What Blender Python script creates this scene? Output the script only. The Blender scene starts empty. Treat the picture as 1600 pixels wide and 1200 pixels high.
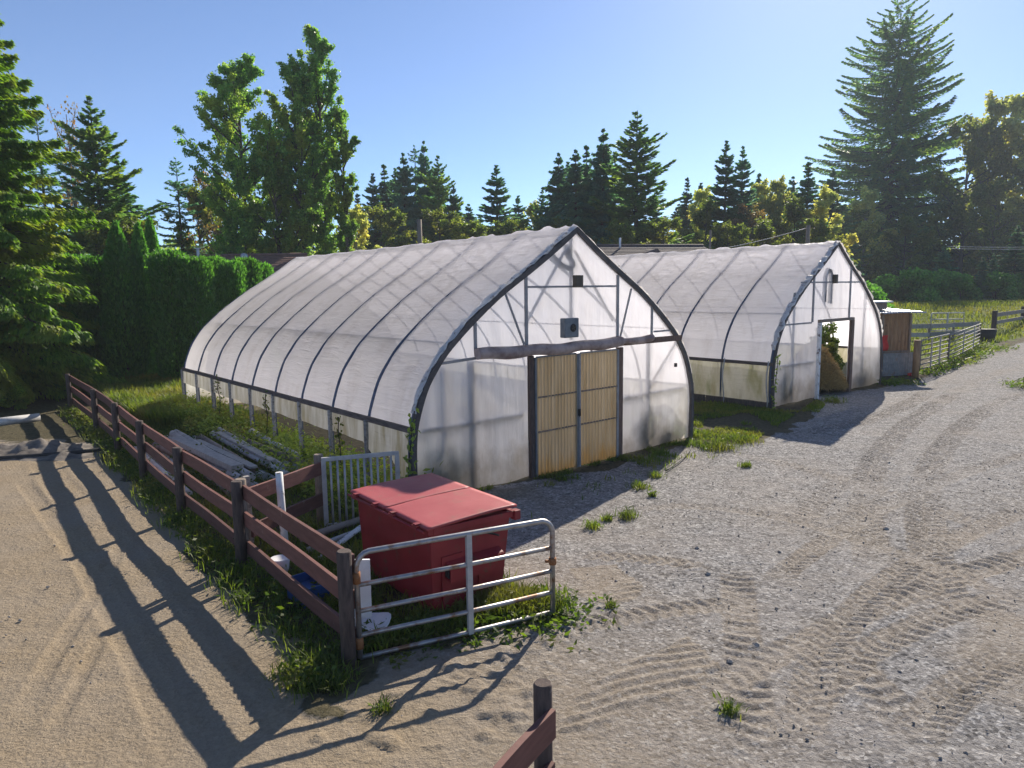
import bpy, math, random
import numpy as np
from mathutils import Vector, Matrix

# ------------------------------------------------------------------ camera, sky, sun, exposure
SC = bpy.context.scene
COL = SC.collection
R_ = math.radians
F_PX, PITCH, ROLL, CAM_H = 1084.18, 0.1342, -0.0142, 3.8
CP, SP, CR, SR = math.cos(PITCH), math.sin(PITCH), math.cos(ROLL), math.sin(ROLL)

cam = bpy.data.cameras.new('camera')
cam.sensor_width = 36.0
cam.lens = F_PX / 1600 * 36
cam.clip_start, cam.clip_end = 0.05, 3000
cam_o = bpy.data.objects.new('camera', cam)
COL.objects.link(cam_o)
r0, u0, f0 = Vector((1, 0, 0)), Vector((0, SP, CP)), Vector((0, CP, -SP))
rx = r0 * CR + u0 * SR
ry = u0 * CR - r0 * SR
m = Matrix((rx, ry, -f0)).transposed().to_4x4()
m.translation = (0, 0, CAM_H)
cam_o.matrix_world = m
SC.camera = cam_o

SUN_AZ, SUN_EL = 25.0, 32.0           # azimuth clockwise from +Y
world = bpy.data.worlds.new('World')
SC.world = world
world.use_nodes = True
wn = world.node_tree
bg = wn.nodes['Background']
sky = wn.nodes.new('ShaderNodeTexSky')
sky.sky_type = 'NISHITA'
sky.sun_disc = False
sky.sun_elevation = R_(SUN_EL)
sky.sun_rotation = R_(SUN_AZ)
sky.altitude = 50
sky.air_density = 0.62
sky.dust_density = 0.18
sky.ozone_density = 4.5
wn.links.new(sky.outputs[0], bg.inputs[0])
bg.inputs[1].default_value = 0.10
sun = bpy.data.lights.new('sun', 'SUN')
sun.energy = 4.8
sun.angle = R_(0.5)
sun.color = (1.0, 0.91, 0.77)
sun_o = bpy.data.objects.new('sun', sun)
COL.objects.link(sun_o)
sd = Vector((math.sin(R_(SUN_AZ)) * math.cos(R_(SUN_EL)), math.cos(R_(SUN_AZ)) * math.cos(R_(SUN_EL)), math.sin(R_(SUN_EL))))
sun_o.rotation_euler = sd.to_track_quat('Z', 'Y').to_euler()
sun_o.location = (20, 40, 40)
SC.view_settings.view_transform = 'Standard'
SC.view_settings.look = 'None'
SC.view_settings.exposure = 0.78
SC.view_settings.gamma = 1.0
SC.render.engine = 'CYCLES'
SC.cycles.max_bounces = 8
SC.cycles.diffuse_bounces = 4
SC.cycles.transmission_bounces = 6
SC.cycles.transparent_max_bounces = 16
SC.cycles.use_denoising = True
SC.cycles.use_adaptive_sampling = True
SC.cycles.adaptive_threshold = 0.012
SC.cycles.sample_clamp_indirect = 6

# ------------------------------------------------------------------ helpers
rnd = random.Random(7)
RG = np.random.default_rng(11)


def ray(px, py):
    a, b = px - 800, py - 600
    u = CR * a + SR * b
    v = -SR * a + CR * b
    up = -v / F_PX
    return np.array([u / F_PX, CP + up * SP, -SP + up * CP])


def G(px, py, z=0.0):
    d = ray(px, py)
    return np.array([0, 0, CAM_H]) + d * ((z - CAM_H) / d[2])


def AT(px, py, dist):
    d = ray(px, py)
    return np.array([0, 0, CAM_H]) + d * (dist / d[1])


def tag(o, label=None, cat=None, group=None, kind=None):
    if label: o['label'] = label
    if cat: o['category'] = cat
    if group: o['group'] = group
    if kind: o['kind'] = kind
    return o


def empty(name, loc=(0, 0, 0), rz=0.0, label=None, cat=None, group=None):
    o = bpy.data.objects.new(name, None)
    COL.objects.link(o)
    o.empty_display_size = 0.2
    o.location = tuple(float(c) for c in loc)
    o.rotation_euler = (0, 0, rz)
    return tag(o, label, cat, group)


def link_mesh(name, me, mat=None, parent=None):
    if mat is not None:
        me.materials.append(mat)
    o = bpy.data.objects.new(name, me)
    COL.objects.link(o)
    if parent is not None:
        o.parent = parent
    return o


def copy_tree(o, parent=None):
    c = o.copy()
    COL.objects.link(c)
    c.parent = parent
    for ch in list(o.children):
        copy_tree(ch, c)
    return c


def arr_mesh(name, verts, faces_flat, counts, smooth=False):
    """fast mesh from numpy arrays; faces_flat are vertex indices, counts the corners of each face"""
    me = bpy.data.meshes.new(name)
    verts = np.asarray(verts, dtype=np.float32).reshape(-1, 3)
    faces_flat = np.asarray(faces_flat, dtype=np.int32).ravel()
    counts = np.asarray(counts, dtype=np.int32)
    me.vertices.add(len(verts))
    me.vertices.foreach_set('co', verts.ravel())
    me.loops.add(len(faces_flat))
    me.loops.foreach_set('vertex_index', faces_flat)
    me.polygons.add(len(counts))
    starts = np.concatenate([[0], np.cumsum(counts)[:-1]]).astype(np.int32)
    me.polygons.foreach_set('loop_start', starts)
    me.polygons.foreach_set('loop_total', counts)
    if smooth:
        me.polygons.foreach_set('use_smooth', np.ones(len(counts), dtype=bool))
    me.update(calc_edges=True)
    return me


def grid_faces(nx, ny, off=0):
    i = np.arange(nx - 1)
    j = np.arange(ny - 1)
    I, J = np.meshgrid(i, j, indexing='ij')
    a = I * ny + J
    f = np.stack([a, a + ny, a + ny + 1, a + 1], -1).reshape(-1, 4) + off
    return f


class MB:
    def __init__(self):
        self.v, self.f, self.s = [], [], []

    def add(self, vs, fs, smooth=False):
        o = len(self.v)
        self.v += [tuple(float(c) for c in q) for q in vs]
        self.f += [tuple(i + o for i in q) for q in fs]
        self.s += [smooth] * len(fs)
        return self

    def hexa(self, p, jit=0.0):
        """8 points: bottom 4, top 4"""
        return self.add(p, [(0, 3, 2, 1), (4, 5, 6, 7), (0, 1, 5, 4), (1, 2, 6, 5), (2, 3, 7, 6), (3, 0, 4, 7)])

    def box(self, c, s, rz=0.0):
        cx, cy, cz = c
        hx, hy, hz = s[0] / 2, s[1] / 2, s[2] / 2
        co, si = math.cos(rz), math.sin(rz)
        p = []
        for z in (-hz, hz):
            for x, y in ((-hx, -hy), (hx, -hy), (hx, hy), (-hx, hy)):
                p.append((cx + x * co - y * si, cy + x * si + y * co, cz + z))
        return self.hexa(p)

    def bar(self, p, q, w, h, up=(0, 0, 1), bev=0.0):
        """rectangular beam p->q, w sideways, h along up"""
        p, q = Vector([float(c) for c in p]), Vector([float(c) for c in q])
        d = (q - p).normalized()
        up = Vector(up)
        side = d.cross(up)
        if side.length < 1e-4:
            side = d.cross(Vector((1, 0, 0)))
        side.normalize()
        upp = side.cross(d).normalized()
        pts = []
        for e in (p, q):
            for a, b in ((-1, -1), (1, -1), (1, 1), (-1, 1)):
                pts.append(e + side * (a * w / 2) + upp * (b * h / 2))
        return self.add(pts, [(0, 1, 2, 3), (7, 6, 5, 4), (0, 4, 5, 1), (1, 5, 6, 2), (2, 6, 7, 3), (3, 7, 4, 0)])

    def tube(self, pts, r, n=8, cap=True, smooth=True):
        pts = [Vector([float(c) for c in q]) for q in pts]
        rs = r if isinstance(r, (list, tuple, np.ndarray)) else [r] * len(pts)
        base = len(self.v)
        ref = None
        for i, p in enumerate(pts):
            a = pts[max(i - 1, 0)]
            b = pts[min(i + 1, len(pts) - 1)]
            d = (b - a).normalized()
            if ref is None:
                ref = d.orthogonal().normalized()
            ref = (ref - d * ref.dot(d))
            if ref.length < 1e-5:
                ref = d.orthogonal()
            ref.normalize()
            bi = d.cross(ref)
            for k in range(n):
                t = 2 * math.pi * k / n
                q = p + (ref * math.cos(t) + bi * math.sin(t)) * float(rs[i])
                self.v.append(tuple(q))
        for i in range(len(pts) - 1):
            for k in range(n):
                a = base + i * n + k
                b = base + i * n + (k + 1) % n
                self.f.append((a, b, b + n, a + n))
                self.s.append(smooth)
        if cap:
            self.f.append(tuple(base + k for k in range(n))[::-1]); self.s.append(False)
            e = base + (len(pts) - 1) * n
            self.f.append(tuple(e + k for k in range(n))); self.s.append(False)
        return self

    def build(self, name, mat, parent=None, bevel=0.0):
        me = bpy.data.meshes.new(name)
        me.from_pydata(self.v, [], self.f)
        me.polygons.foreach_set('use_smooth', self.s)
        me.update()
        o = link_mesh(name, me, mat, parent)
        if bevel:
            b = o.modifiers.new('bevel', 'BEVEL')
            b.width = bevel
            b.segments = 2
            b.limit_method = 'ANGLE'
        return o


def lattice(seed, n=256):
    return np.random.default_rng(seed).random((n, n))


_LAT = lattice(3)


def vnoise(x, y, sc=1.0, seed=0):
    """smooth value noise 0..1"""
    x = np.asarray(x, float) / sc + seed * 17.31
    y = np.asarray(y, float) / sc + seed * 9.17
    xi, yi = np.floor(x).astype(int), np.floor(y).astype(int)
    fx, fy = x - xi, y - yi
    fx = fx * fx * (3 - 2 * fx)
    fy = fy * fy * (3 - 2 * fy)
    n = 256
    a = _LAT[xi % n, yi % n]; b = _LAT[(xi + 1) % n, yi % n]
    c = _LAT[xi % n, (yi + 1) % n]; d = _LAT[(xi + 1) % n, (yi + 1) % n]
    return (a * (1 - fx) + b * fx) * (1 - fy) + (c * (1 - fx) + d * fx) * fy


def fbm(x, y, sc=1.0, seed=0, oct=4):
    t, a, w = 0, 1.0, 0
    for i in range(oct):
        t = t + a * vnoise(x, y, sc / 2 ** i, seed + i)
        w += a
        a *= 0.5
    return t / w


def sstep(a, b, x):
    t = np.clip((x - a) / (b - a), 0, 1)
    return t * t * (3 - 2 * t)


def in_poly(x, y, poly):
    x = np.asarray(x); y = np.asarray(y)
    c = np.zeros(x.shape, bool)
    n = len(poly)
    for i in range(n):
        x1, y1 = poly[i][:2]; x2, y2 = poly[(i + 1) % n][:2]
        cond = ((y1 > y) != (y2 > y))
        xs = (x2 - x1) * (y - y1) / ((y2 - y1) if y2 != y1 else 1e-9) + x1
        c ^= cond & (x < xs)
    return c


def poly_dist(x, y, pts):
    """distance and arclength to a polyline"""
    best = np.full(x.shape, 1e9); arc = np.zeros(x.shape); sgn = np.zeros(x.shape)
    L = 0.0
    for (x1, y1), (x2, y2) in zip(pts[:-1], pts[1:]):
        dx, dy = x2 - x1, y2 - y1
        l = math.hypot(dx, dy) + 1e-9
        t = np.clip(((x - x1) * dx + (y - y1) * dy) / (l * l), 0, 1)
        ex, ey = x - (x1 + t * dx), y - (y1 + t * dy)
        d = np.hypot(ex, ey)
        mk = d < best
        best = np.where(mk, d, best)
        arc = np.where(mk, L + t * l, arc)
        sgn = np.where(mk, np.sign(dx * ey - dy * ex), sgn)
        L += l
    return best, arc, sgn


def smooth_line(pts, n=60):
    """Catmull-Rom through 2D/3D points"""
    P = np.array(pts, float)
    P = np.vstack([2 * P[0] - P[1], P, 2 * P[-1] - P[-2]])
    out = []
    k = len(P) - 3
    for i in range(k):
        p0, p1, p2, p3 = P[i:i + 4]
        m_ = max(2, n // k)
        for t in np.linspace(0, 1, m_, endpoint=(i == k - 1)):
            out.append(0.5 * ((2 * p1) + (-p0 + p2) * t + (2 * p0 - 5 * p1 + 4 * p2 - p3) * t * t + (-p0 + 3 * p1 - 3 * p2 + p3) * t ** 3))
    return np.array(out)


# ------------------------------------------------------------------ materials
def new_mat(name):
    mt = bpy.data.materials.new(name)
    mt.use_nodes = True
    nt = mt.node_tree
    nt.nodes.clear()
    out = nt.nodes.new('ShaderNodeOutputMaterial')
    return mt, nt, out


def N(nt, typ, **kw):
    n = nt.nodes.new(typ)
    for k, v in kw.items():
        if k.startswith('i_'):
            n.inputs[k[2:].replace('_', ' ')].default_value = v
        else:
            setattr(n, k, v)
    return n


def ramp(nt, src, stops):
    r = nt.nodes.new('ShaderNodeValToRGB')
    e = r.color_ramp.elements
    while len(e) < len(stops):
        e.new(0.5)
    for el, (p, c) in zip(e, stops):
        el.position = p
        el.color = (c[0], c[1], c[2], 1) if len(c) == 3 else c
    nt.links.new(src, r.inputs[0])
    return r.outputs[0]


def noise(nt, scale, detail=4, rough=0.55, coord='Object', stretch=None, dist=0.0):
    tc = nt.nodes.new('ShaderNodeTexCoord')
    src = tc.outputs[coord]
    if stretch:
        mp = nt.nodes.new('ShaderNodeMapping')
        mp.inputs['Scale'].default_value = stretch
        nt.links.new(src, mp.inputs[0])
        src = mp.outputs[0]
    n = nt.nodes.new('ShaderNodeTexNoise')
    n.inputs['Scale'].default_value = scale
    n.inputs['Detail'].default_value = detail
    n.inputs['Roughness'].default_value = rough
    n.inputs['Distortion'].default_value = dist
    nt.links.new(src, n.inputs['Vector'])
    return n.outputs['Fac']


def mixc(nt, fac, a, b, mode='MIX'):
    mx = nt.nodes.new('ShaderNodeMix')
    mx.data_type = 'RGBA'
    mx.blend_type = mode
    for key, val in ((0, fac), (6, a), (7, b)):
        if hasattr(val, 'links'):
            nt.links.new(val, mx.inputs[key])
        elif key == 0:
            mx.inputs[0].default_value = val
        else:
            mx.inputs[key].default_value = (val[0], val[1], val[2], 1)
    return mx.outputs[2]


def bump(nt, h, strength=0.3, dist=0.02):
    b = nt.nodes.new('ShaderNodeBump')
    b.inputs['Strength'].default_value = strength
    b.inputs['Distance'].default_value = dist
    nt.links.new(h, b.inputs['Height'])
    return b.outputs[0]


def surf_mat(name, c1, c2, scale=6, stretch=None, rough=0.7, metal=0.0, c3=None, t3=(0.6, 0.7), s3=3.0, bumps=0.25, bdist=0.01, spec=0.4, bscale=None, sharp=(0.3, 0.7), objvar=0.0):
    """two-tone noise surface with an optional third stain colour"""
    mt, nt, out = new_mat(name)
    n1 = noise(nt, scale, 6, 0.6, stretch=stretch)
    col = ramp(nt, n1, [(sharp[0], c1), (sharp[1], c2)])
    if c3:
        n2 = noise(nt, s3, 5, 0.65)
        fac = ramp(nt, n2, [(t3[0], (0, 0, 0)), (t3[1], (1, 1, 1))])
        col = mixc(nt, fac, col, c3)
    if objvar:
        oi = N(nt, 'ShaderNodeObjectInfo')
        mr = N(nt, 'ShaderNodeMapRange')
        mr.inputs['To Min'].default_value = 1 - objvar
        mr.inputs['To Max'].default_value = 1 + objvar
        nt.links.new(oi.outputs['Random'], mr.inputs[0])
        hs = N(nt, 'ShaderNodeHueSaturation')
        hs.inputs['Saturation'].default_value = 0.95
        nt.links.new(mr.outputs[0], hs.inputs['Value'])
        nt.links.new(col, hs.inputs['Color'])
        col = hs.outputs[0]
    p = N(nt, 'ShaderNodeBsdfPrincipled')
    nt.links.new(col, p.inputs['Base Color'])
    p.inputs['Roughness'].default_value = rough
    p.inputs['Metallic'].default_value = metal
    p.inputs['Specular IOR Level'].default_value = spec
    if bumps:
        nb = noise(nt, bscale or scale * 3, 6, 0.65, stretch=stretch)
        nt.links.new(bump(nt, nb, bumps, bdist), p.inputs['Normal'])
    nt.links.new(p.outputs[0], out.inputs[0])
    return mt


def leaf_mat(name, c1, c2, c3=None, trans=0.5, tcol=None, nscale=0.5, rough=0.55):
    """foliage: each leaf its own tone, clumps of two tones, light passing through"""
    mt, nt, out = new_mat(name)
    ge = N(nt, 'ShaderNodeNewGeometry')
    oi = N(nt, 'ShaderNodeObjectInfo')
    col = ramp(nt, ge.outputs['Random Per Island'], [(0.0, c1), (1.0, c2)])
    if c3:
        n1 = noise(nt, nscale, 3, 0.5, coord='Object')
        fac = ramp(nt, n1, [(0.48, (0, 0, 0)), (0.66, (1, 1, 1))])
        col = mixc(nt, fac, col, c3)
    hs = N(nt, 'ShaderNodeHueSaturation')
    mr = N(nt, 'ShaderNodeMapRange')
    mr.inputs['To Min'].default_value = 0.75
    mr.inputs['To Max'].default_value = 1.2
    nt.links.new(oi.outputs['Random'], mr.inputs[0])
    nt.links.new(mr.outputs[0], hs.inputs['Value'])
    nt.links.new(col, hs.inputs['Color'])
    p = N(nt, 'ShaderNodeBsdfPrincipled')
    nt.links.new(hs.outputs[0], p.inputs['Base Color'])
    p.inputs['Roughness'].default_value = rough
    p.inputs['Specular IOR Level'].default_value = 0.35
    t = N(nt, 'ShaderNodeBsdfTranslucent')
    tc = mixc(nt, 1.0, hs.outputs[0], tcol or (1.5, 1.6, 0.7), 'MULTIPLY')
    nt.links.new(tc, t.inputs[0])
    mx = N(nt, 'ShaderNodeMixShader')
    mx.inputs[0].default_value = trans
    nt.links.new(p.outputs[0], mx.inputs[1])
    nt.links.new(t.outputs[0], mx.inputs[2])
    nt.links.new(mx.outputs[0], out.inputs[0])
    return mt


def film_mat(name, tint=(0.78, 0.77, 0.80), dirt=(0.55, 0.52, 0.47), clear=0.14, trans=0.62, dirt_t=(0.5, 0.8), streak=(1.2, 1.2, 0.25), bstretch=(0.5, 0.5, 4.0), bstr=0.55, moss=None, splash=False):
    """greenhouse polythene: lets most light through scattered, a little straight, some gloss"""
    mt, nt, out = new_mat(name)
    n1 = noise(nt, 1.6, 6, 0.6, stretch=streak)
    f1 = ramp(nt, n1, [(dirt_t[0], (0, 0, 0)), (dirt_t[1], (1, 1, 1))])
    col = mixc(nt, f1, tint, dirt)
    if splash:
        tcs = N(nt, 'ShaderNodeTexCoord')
        sx = N(nt, 'ShaderNodeSeparateXYZ')
        nt.links.new(tcs.outputs['Object'], sx.inputs[0])
        ns = noise(nt, 1.3, 6, 0.65, stretch=(1, 1, 0.8))
        ma = N(nt, 'ShaderNodeMath', operation='MULTIPLY_ADD')
        ma.inputs[1].default_value = -0.42
        nt.links.new(sx.outputs['Z'], ma.inputs[0])
        nt.links.new(ns, ma.inputs[2])
        fs_ = ramp(nt, ma.outputs[0], [(0.12, (0, 0, 0)), (0.48, (0.85, 0.85, 0.85))])
        col = mixc(nt, fs_, col, (0.50, 0.44, 0.37))
    if moss:
        n3 = noise(nt, 2.2, 5, 0.6, stretch=(1, 1, 0.35))
        f3 = ramp(nt, n3, [(0.55, (0, 0, 0)), (0.75, (0.8, 0.8, 0.8))])
        col = mixc(nt, f3, col, moss)
    nb = noise(nt, 3.0, 5, 0.55, stretch=bstretch, dist=0.6)
    nrm = bump(nt, nb, bstr, 0.03)
    p = N(nt, 'ShaderNodeBsdfPrincipled')
    nt.links.new(col, p.inputs['Base Color'])
    p.inputs['Roughness'].default_value = 0.38
    p.inputs['Specular IOR Level'].default_value = 0.45
    nt.links.new(nrm, p.inputs['Normal'])
    t = N(nt, 'ShaderNodeBsdfTranslucent')
    nt.links.new(col, t.inputs[0])
    nt.links.new(nrm, t.inputs['Normal'])
    m1 = N(nt, 'ShaderNodeMixShader')
    m1.inputs[0].default_value = trans
    nt.links.new(p.outputs[0], m1.inputs[1])
    nt.links.new(t.outputs[0], m1.inputs[2])
    tr = N(nt, 'ShaderNodeBsdfTransparent')
    m2 = N(nt, 'ShaderNodeMixShader')
    m2.inputs[0].default_value = clear
    nt.links.new(m1.outputs[0], m2.inputs[1])
    nt.links.new(tr.outputs[0], m2.inputs[2])
    nt.links.new(m2.outputs[0], out.inputs[0])
    return mt


M = {}
M['film_roof'] = film_mat('roof_polythene', tint=(0.93, 0.915, 0.96), dirt=(0.78, 0.75, 0.77), clear=0.055, trans=0.90)
M['film_end'] = film_mat('end_polythene', tint=(0.97, 0.95, 0.95), dirt=(0.83, 0.79, 0.77), clear=0.17, trans=0.84, bstretch=(2.2, 2.2, 0.35), bstr=0.6, splash=True)
M['film_skirt'] = film_mat('skirt_polythene', tint=(0.70, 0.68, 0.60), dirt=(0.42, 0.38, 0.26), clear=0.12, trans=0.6, dirt_t=(0.4, 0.65), streak=(2.5, 2.5, 0.5))
M['film_old'] = film_mat('old_skirt_polythene', tint=(0.70, 0.66, 0.52), dirt=(0.42, 0.38, 0.22), clear=0.16, trans=0.6, dirt_t=(0.4, 0.7), streak=(1.5, 1.5, 0.5), moss=(0.25, 0.27, 0.10))
M['film_edge'] = film_mat('crumpled_polythene', tint=(0.92, 0.89, 0.86), dirt=(0.45, 0.38, 0.32), clear=0.05, trans=0.55, dirt_t=(0.55, 0.68), streak=(6, 6, 6))
M['film_brown'] = film_mat('rolled_polythene', tint=(0.62, 0.52, 0.49), dirt=(0.34, 0.25, 0.23), clear=0.03, trans=0.45, dirt_t=(0.4, 0.65), streak=(2, 2, 2))
M['hoop'] = surf_mat('hoop_steel', (0.055, 0.072, 0.115), (0.11, 0.135, 0.19), 8, rough=0.5, metal=0.4, bumps=0.1)
M['galv'] = surf_mat('galvanised_tube', (0.30, 0.29, 0.30), (0.46, 0.44, 0.43), 9, rough=0.42, metal=0.75, c3=(0.24, 0.13, 0.075), t3=(0.50, 0.62), s3=3.5, bumps=0.12)
M['galv_old'] = surf_mat('old_galvanised_bar', (0.33, 0.33, 0.34), (0.52, 0.51, 0.50), 7, rough=0.55, metal=0.35, c3=(0.2, 0.12, 0.08), t3=(0.62, 0.72), s3=4.0, bumps=0.15)
M['galv_dark'] = surf_mat('weathered_gate_tube', (0.13, 0.12, 0.115), (0.27, 0.25, 0.235), 6, rough=0.55, metal=0.3, c3=(0.17, 0.09, 0.05), t3=(0.55, 0.68), s3=3.0, bumps=0.15)
M['rust'] = surf_mat('rusty_steel', (0.22, 0.085, 0.03), (0.34, 0.16, 0.07), 12, rough=0.8, metal=0.2, bumps=0.4)
M['dark_wood'] = surf_mat('dark_timber', (0.055, 0.045, 0.04), (0.14, 0.11, 0.09), 5, stretch=(6, 6, 0.8), rough=0.85, bumps=0.4)
M['post_brown'] = surf_mat('brown_door_post', (0.10, 0.06, 0.045), (0.22, 0.14, 0.105), 5, stretch=(6, 6, 0.8), rough=0.85, bumps=0.4)
M['hip_wood'] = surf_mat('brown_hip_board', (0.075, 0.055, 0.05), (0.19, 0.15, 0.13), 5, stretch=(6, 0.8, 6), rough=0.85, bumps=0.4)
M['grey_frame'] = surf_mat('grey_end_frame', (0.22, 0.215, 0.22), (0.36, 0.35, 0.35), 5, rough=0.6, metal=0.2, bumps=0.15)
M['edge_dark'] = surf_mat('dark_edge_strip', (0.05, 0.045, 0.045), (0.12, 0.105, 0.10), 6, rough=0.7, bumps=0.4)
M['rail_red'] = surf_mat('red_brown_fence_paint', (0.105, 0.038, 0.030), (0.170, 0.066, 0.050), 3, stretch=(1.0, 1.0, 6), rough=0.72, c3=(0.22, 0.14, 0.11), t3=(0.62, 0.76), s3=9.0, bumps=0.35, objvar=0.28)
M['post_dark'] = surf_mat('dark_fence_post', (0.045, 0.032, 0.03), (0.12, 0.085, 0.07), 7, stretch=(4, 4, 0.7), rough=0.85, c3=(0.3, 0.26, 0.23), t3=(0.66, 0.76), s3=7, bumps=0.4)
M['post_grey'] = surf_mat('grey_brown_post', (0.16, 0.12, 0.09), (0.30, 0.24, 0.19), 7, stretch=(4, 4, 0.7), rough=0.85, bumps=0.4)
M['old_wood'] = surf_mat('silvered_timber', (0.20, 0.185, 0.17), (0.42, 0.39, 0.36), 5, stretch=(5, 1, 5), rough=0.85, c3=(0.10, 0.085, 0.07), t3=(0.58, 0.68), s3=6, bumps=0.5, objvar=0.28)
M['timber_grey'] = surf_mat('pale_grey_timber', (0.30, 0.285, 0.265), (0.47, 0.45, 0.42), 4, stretch=(3, 3, 3), rough=0.85, c3=(0.20, 0.175, 0.15), t3=(0.60, 0.75), s3=3, bumps=0.25, objvar=0.15)
M['pole_grey'] = surf_mat('grey_pole', (0.36, 0.345, 0.33), (0.60, 0.585, 0.56), 4, rough=0.7, c3=(0.20, 0.18, 0.16), t3=(0.60, 0.78), s3=2.5, bumps=0.1, objvar=0.28)
M['pole_brown'] = surf_mat('brown_pole', (0.15, 0.115, 0.095), (0.29, 0.24, 0.205), 4, rough=0.75, c3=(0.36, 0.34, 0.32), t3=(0.58, 0.75), s3=2.5, bumps=0.12, objvar=0.28)
M['white_old'] = surf_mat('peeling_white_paint', (0.60, 0.58, 0.56), (0.74, 0.73, 0.72), 6, rough=0.6, c3=(0.16, 0.12, 0.10), t3=(0.57, 0.62), s3=7, bumps=0.3)
M['white'] = surf_mat('dirty_white_plastic', (0.62, 0.63, 0.66), (0.78, 0.78, 0.79), 4, rough=0.45, bumps=0.1)
M['blue'] = surf_mat('blue_plastic', (0.015, 0.06, 0.20), (0.03, 0.10, 0.30), 5, rough=0.45, bumps=0.1)
M['red_lid'] = surf_mat('sheen_red_lid', (0.33, 0.050, 0.055), (0.41, 0.085, 0.088), 2.2, rough=0.5, c3=(0.30, 0.10, 0.08), t3=(0.56, 0.72), s3=4.5, bumps=0.2, spec=0.35)  # pinker than the body, the sheen of the lid put into its colour
M['red_body'] = surf_mat('red_painted_steel', (0.19, 0.012, 0.019), (0.28, 0.024, 0.030), 2.5, rough=0.5, c3=(0.15, 0.05, 0.035), t3=(0.58, 0.68), s3=6, bumps=0.2)
M['black'] = surf_mat('black_rubber', (0.012, 0.012, 0.013), (0.035, 0.034, 0.033), 8, rough=0.7, bumps=0.3)
M['grey_box'] = surf_mat('blue_grey_metal', (0.10, 0.12, 0.14), (0.17, 0.19, 0.21), 6, rough=0.5, metal=0.2, bumps=0.1)
M['brown_box'] = surf_mat('brown_metal', (0.06, 0.05, 0.035), (0.11, 0.09, 0.07), 6, rough=0.7, bumps=0.2)
M['bark'] = surf_mat('bark', (0.045, 0.035, 0.028), (0.115, 0.095, 0.08), 3, stretch=(3, 3, 0.5), rough=0.95, bumps=0.6, bdist=0.04)
M['bark_pale'] = surf_mat('pale_bark', (0.12, 0.105, 0.09), (0.28, 0.25, 0.22), 3, stretch=(2, 2, 0.6), rough=0.95, bumps=0.5, bdist=0.03)
M['shingle'] = surf_mat('brown_roof_tile', (0.16, 0.085, 0.065), (0.25, 0.145, 0.115), 5, stretch=(1, 4, 1), rough=0.85, bumps=0.6, bscale=6, bdist=0.05)
M['dark_roof'] = surf_mat('dark_roof_tile', (0.075, 0.055, 0.055), (0.15, 0.11, 0.105), 4, stretch=(1, 4, 1), rough=0.8, bumps=0.6, bscale=6, bdist=0.05)
M['stucco'] = surf_mat('cream_house_wall', (0.45, 0.42, 0.36), (0.55, 0.51, 0.44), 3, rough=0.9, bumps=0.2)
M['glass_dark'] = surf_mat('window_glass', (0.02, 0.025, 0.03), (0.04, 0.05, 0.06), 2, rough=0.08, bumps=0)
M['tin'] = surf_mat('corrugated_tin', (0.42, 0.44, 0.48), (0.60, 0.61, 0.63), 4, rough=0.35, metal=0.6, c3=(0.3, 0.22, 0.17), t3=(0.62, 0.75), s3=2.5, bumps=0.1)
M['tin_dull'] = surf_mat('dull_tin', (0.20, 0.20, 0.20), (0.34, 0.33, 0.32), 5, rough=0.6, metal=0.4, c3=(0.22, 0.12, 0.07), t3=(0.58, 0.72), s3=2.5, bumps=0.15)
M['shed_wood'] = surf_mat('tan_shed_boards', (0.22, 0.12, 0.06), (0.40, 0.25, 0.135), 4, stretch=(5, 5, 0.6), rough=0.8, c3=(0.14, 0.09, 0.055), t3=(0.6, 0.7), s3=6, bumps=0.4)
M['tarp'] = surf_mat('dusty_tarp', (0.06, 0.052, 0.047), (0.24, 0.205, 0.17), 4, rough=0.75, bumps=0.5, bscale=8, bdist=0.03)
M['straw'] = leaf_mat('straw', (0.34, 0.22, 0.08), (0.55, 0.40, 0.18), trans=0.3, tcol=(1.2, 1.1, 0.8))
M['red_cloth'] = surf_mat('red_cloth', (0.50, 0.03, 0.03), (0.62, 0.06, 0.05), 5, rough=0.8, bumps=0.2)
M['stone'] = surf_mat('field_stone', (0.19, 0.165, 0.145), (0.40, 0.36, 0.32), 9, rough=0.9, bumps=0.5)


def amber_mat():
    mt, nt, out = new_mat('amber_corrugated_fibreglass')
    n1 = noise(nt, 2.0, 5, 0.6, stretch=(3, 3, 0.35))
    col = ramp(nt, n1, [(0.3, (0.42, 0.31, 0.17)), (0.7, (0.60, 0.49, 0.33))])
    tc = N(nt, 'ShaderNodeTexCoord')
    sx = N(nt, 'ShaderNodeSeparateXYZ')
    nt.links.new(tc.outputs['Object'], sx.inputs[0])
    n2 = noise(nt, 1.7, 4, 0.6, stretch=(2.5, 2.5, 0.6))
    mth = N(nt, 'ShaderNodeMath', operation='MULTIPLY_ADD')
    mth.inputs[1].default_value = -0.9
    nt.links.new(sx.outputs['Z'], mth.inputs[0])
    nt.links.new(n2, mth.inputs[2])
    st = ramp(nt, mth.outputs[0], [(0.12, (0, 0, 0)), (0.46, (0.75, 0.75, 0.75))])
    col = mixc(nt, st, col, (0.50, 0.29, 0.08))
    p = N(nt, 'ShaderNodeBsdfPrincipled')
    nt.links.new(col, p.inputs['Base Color'])
    p.inputs['Roughness'].default_value = 0.4
    t = N(nt, 'ShaderNodeBsdfTranslucent')
    nt.links.new(col, t.inputs[0])
    m1 = N(nt, 'ShaderNodeMixShader')
    m1.inputs[0].default_value = 0.6
    nt.links.new(p.outputs[0], m1.inputs[1])
    nt.links.new(t.outputs[0], m1.inputs[2])
    nt.links.new(m1.outputs[0], out.inputs[0])
    return mt


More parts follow.
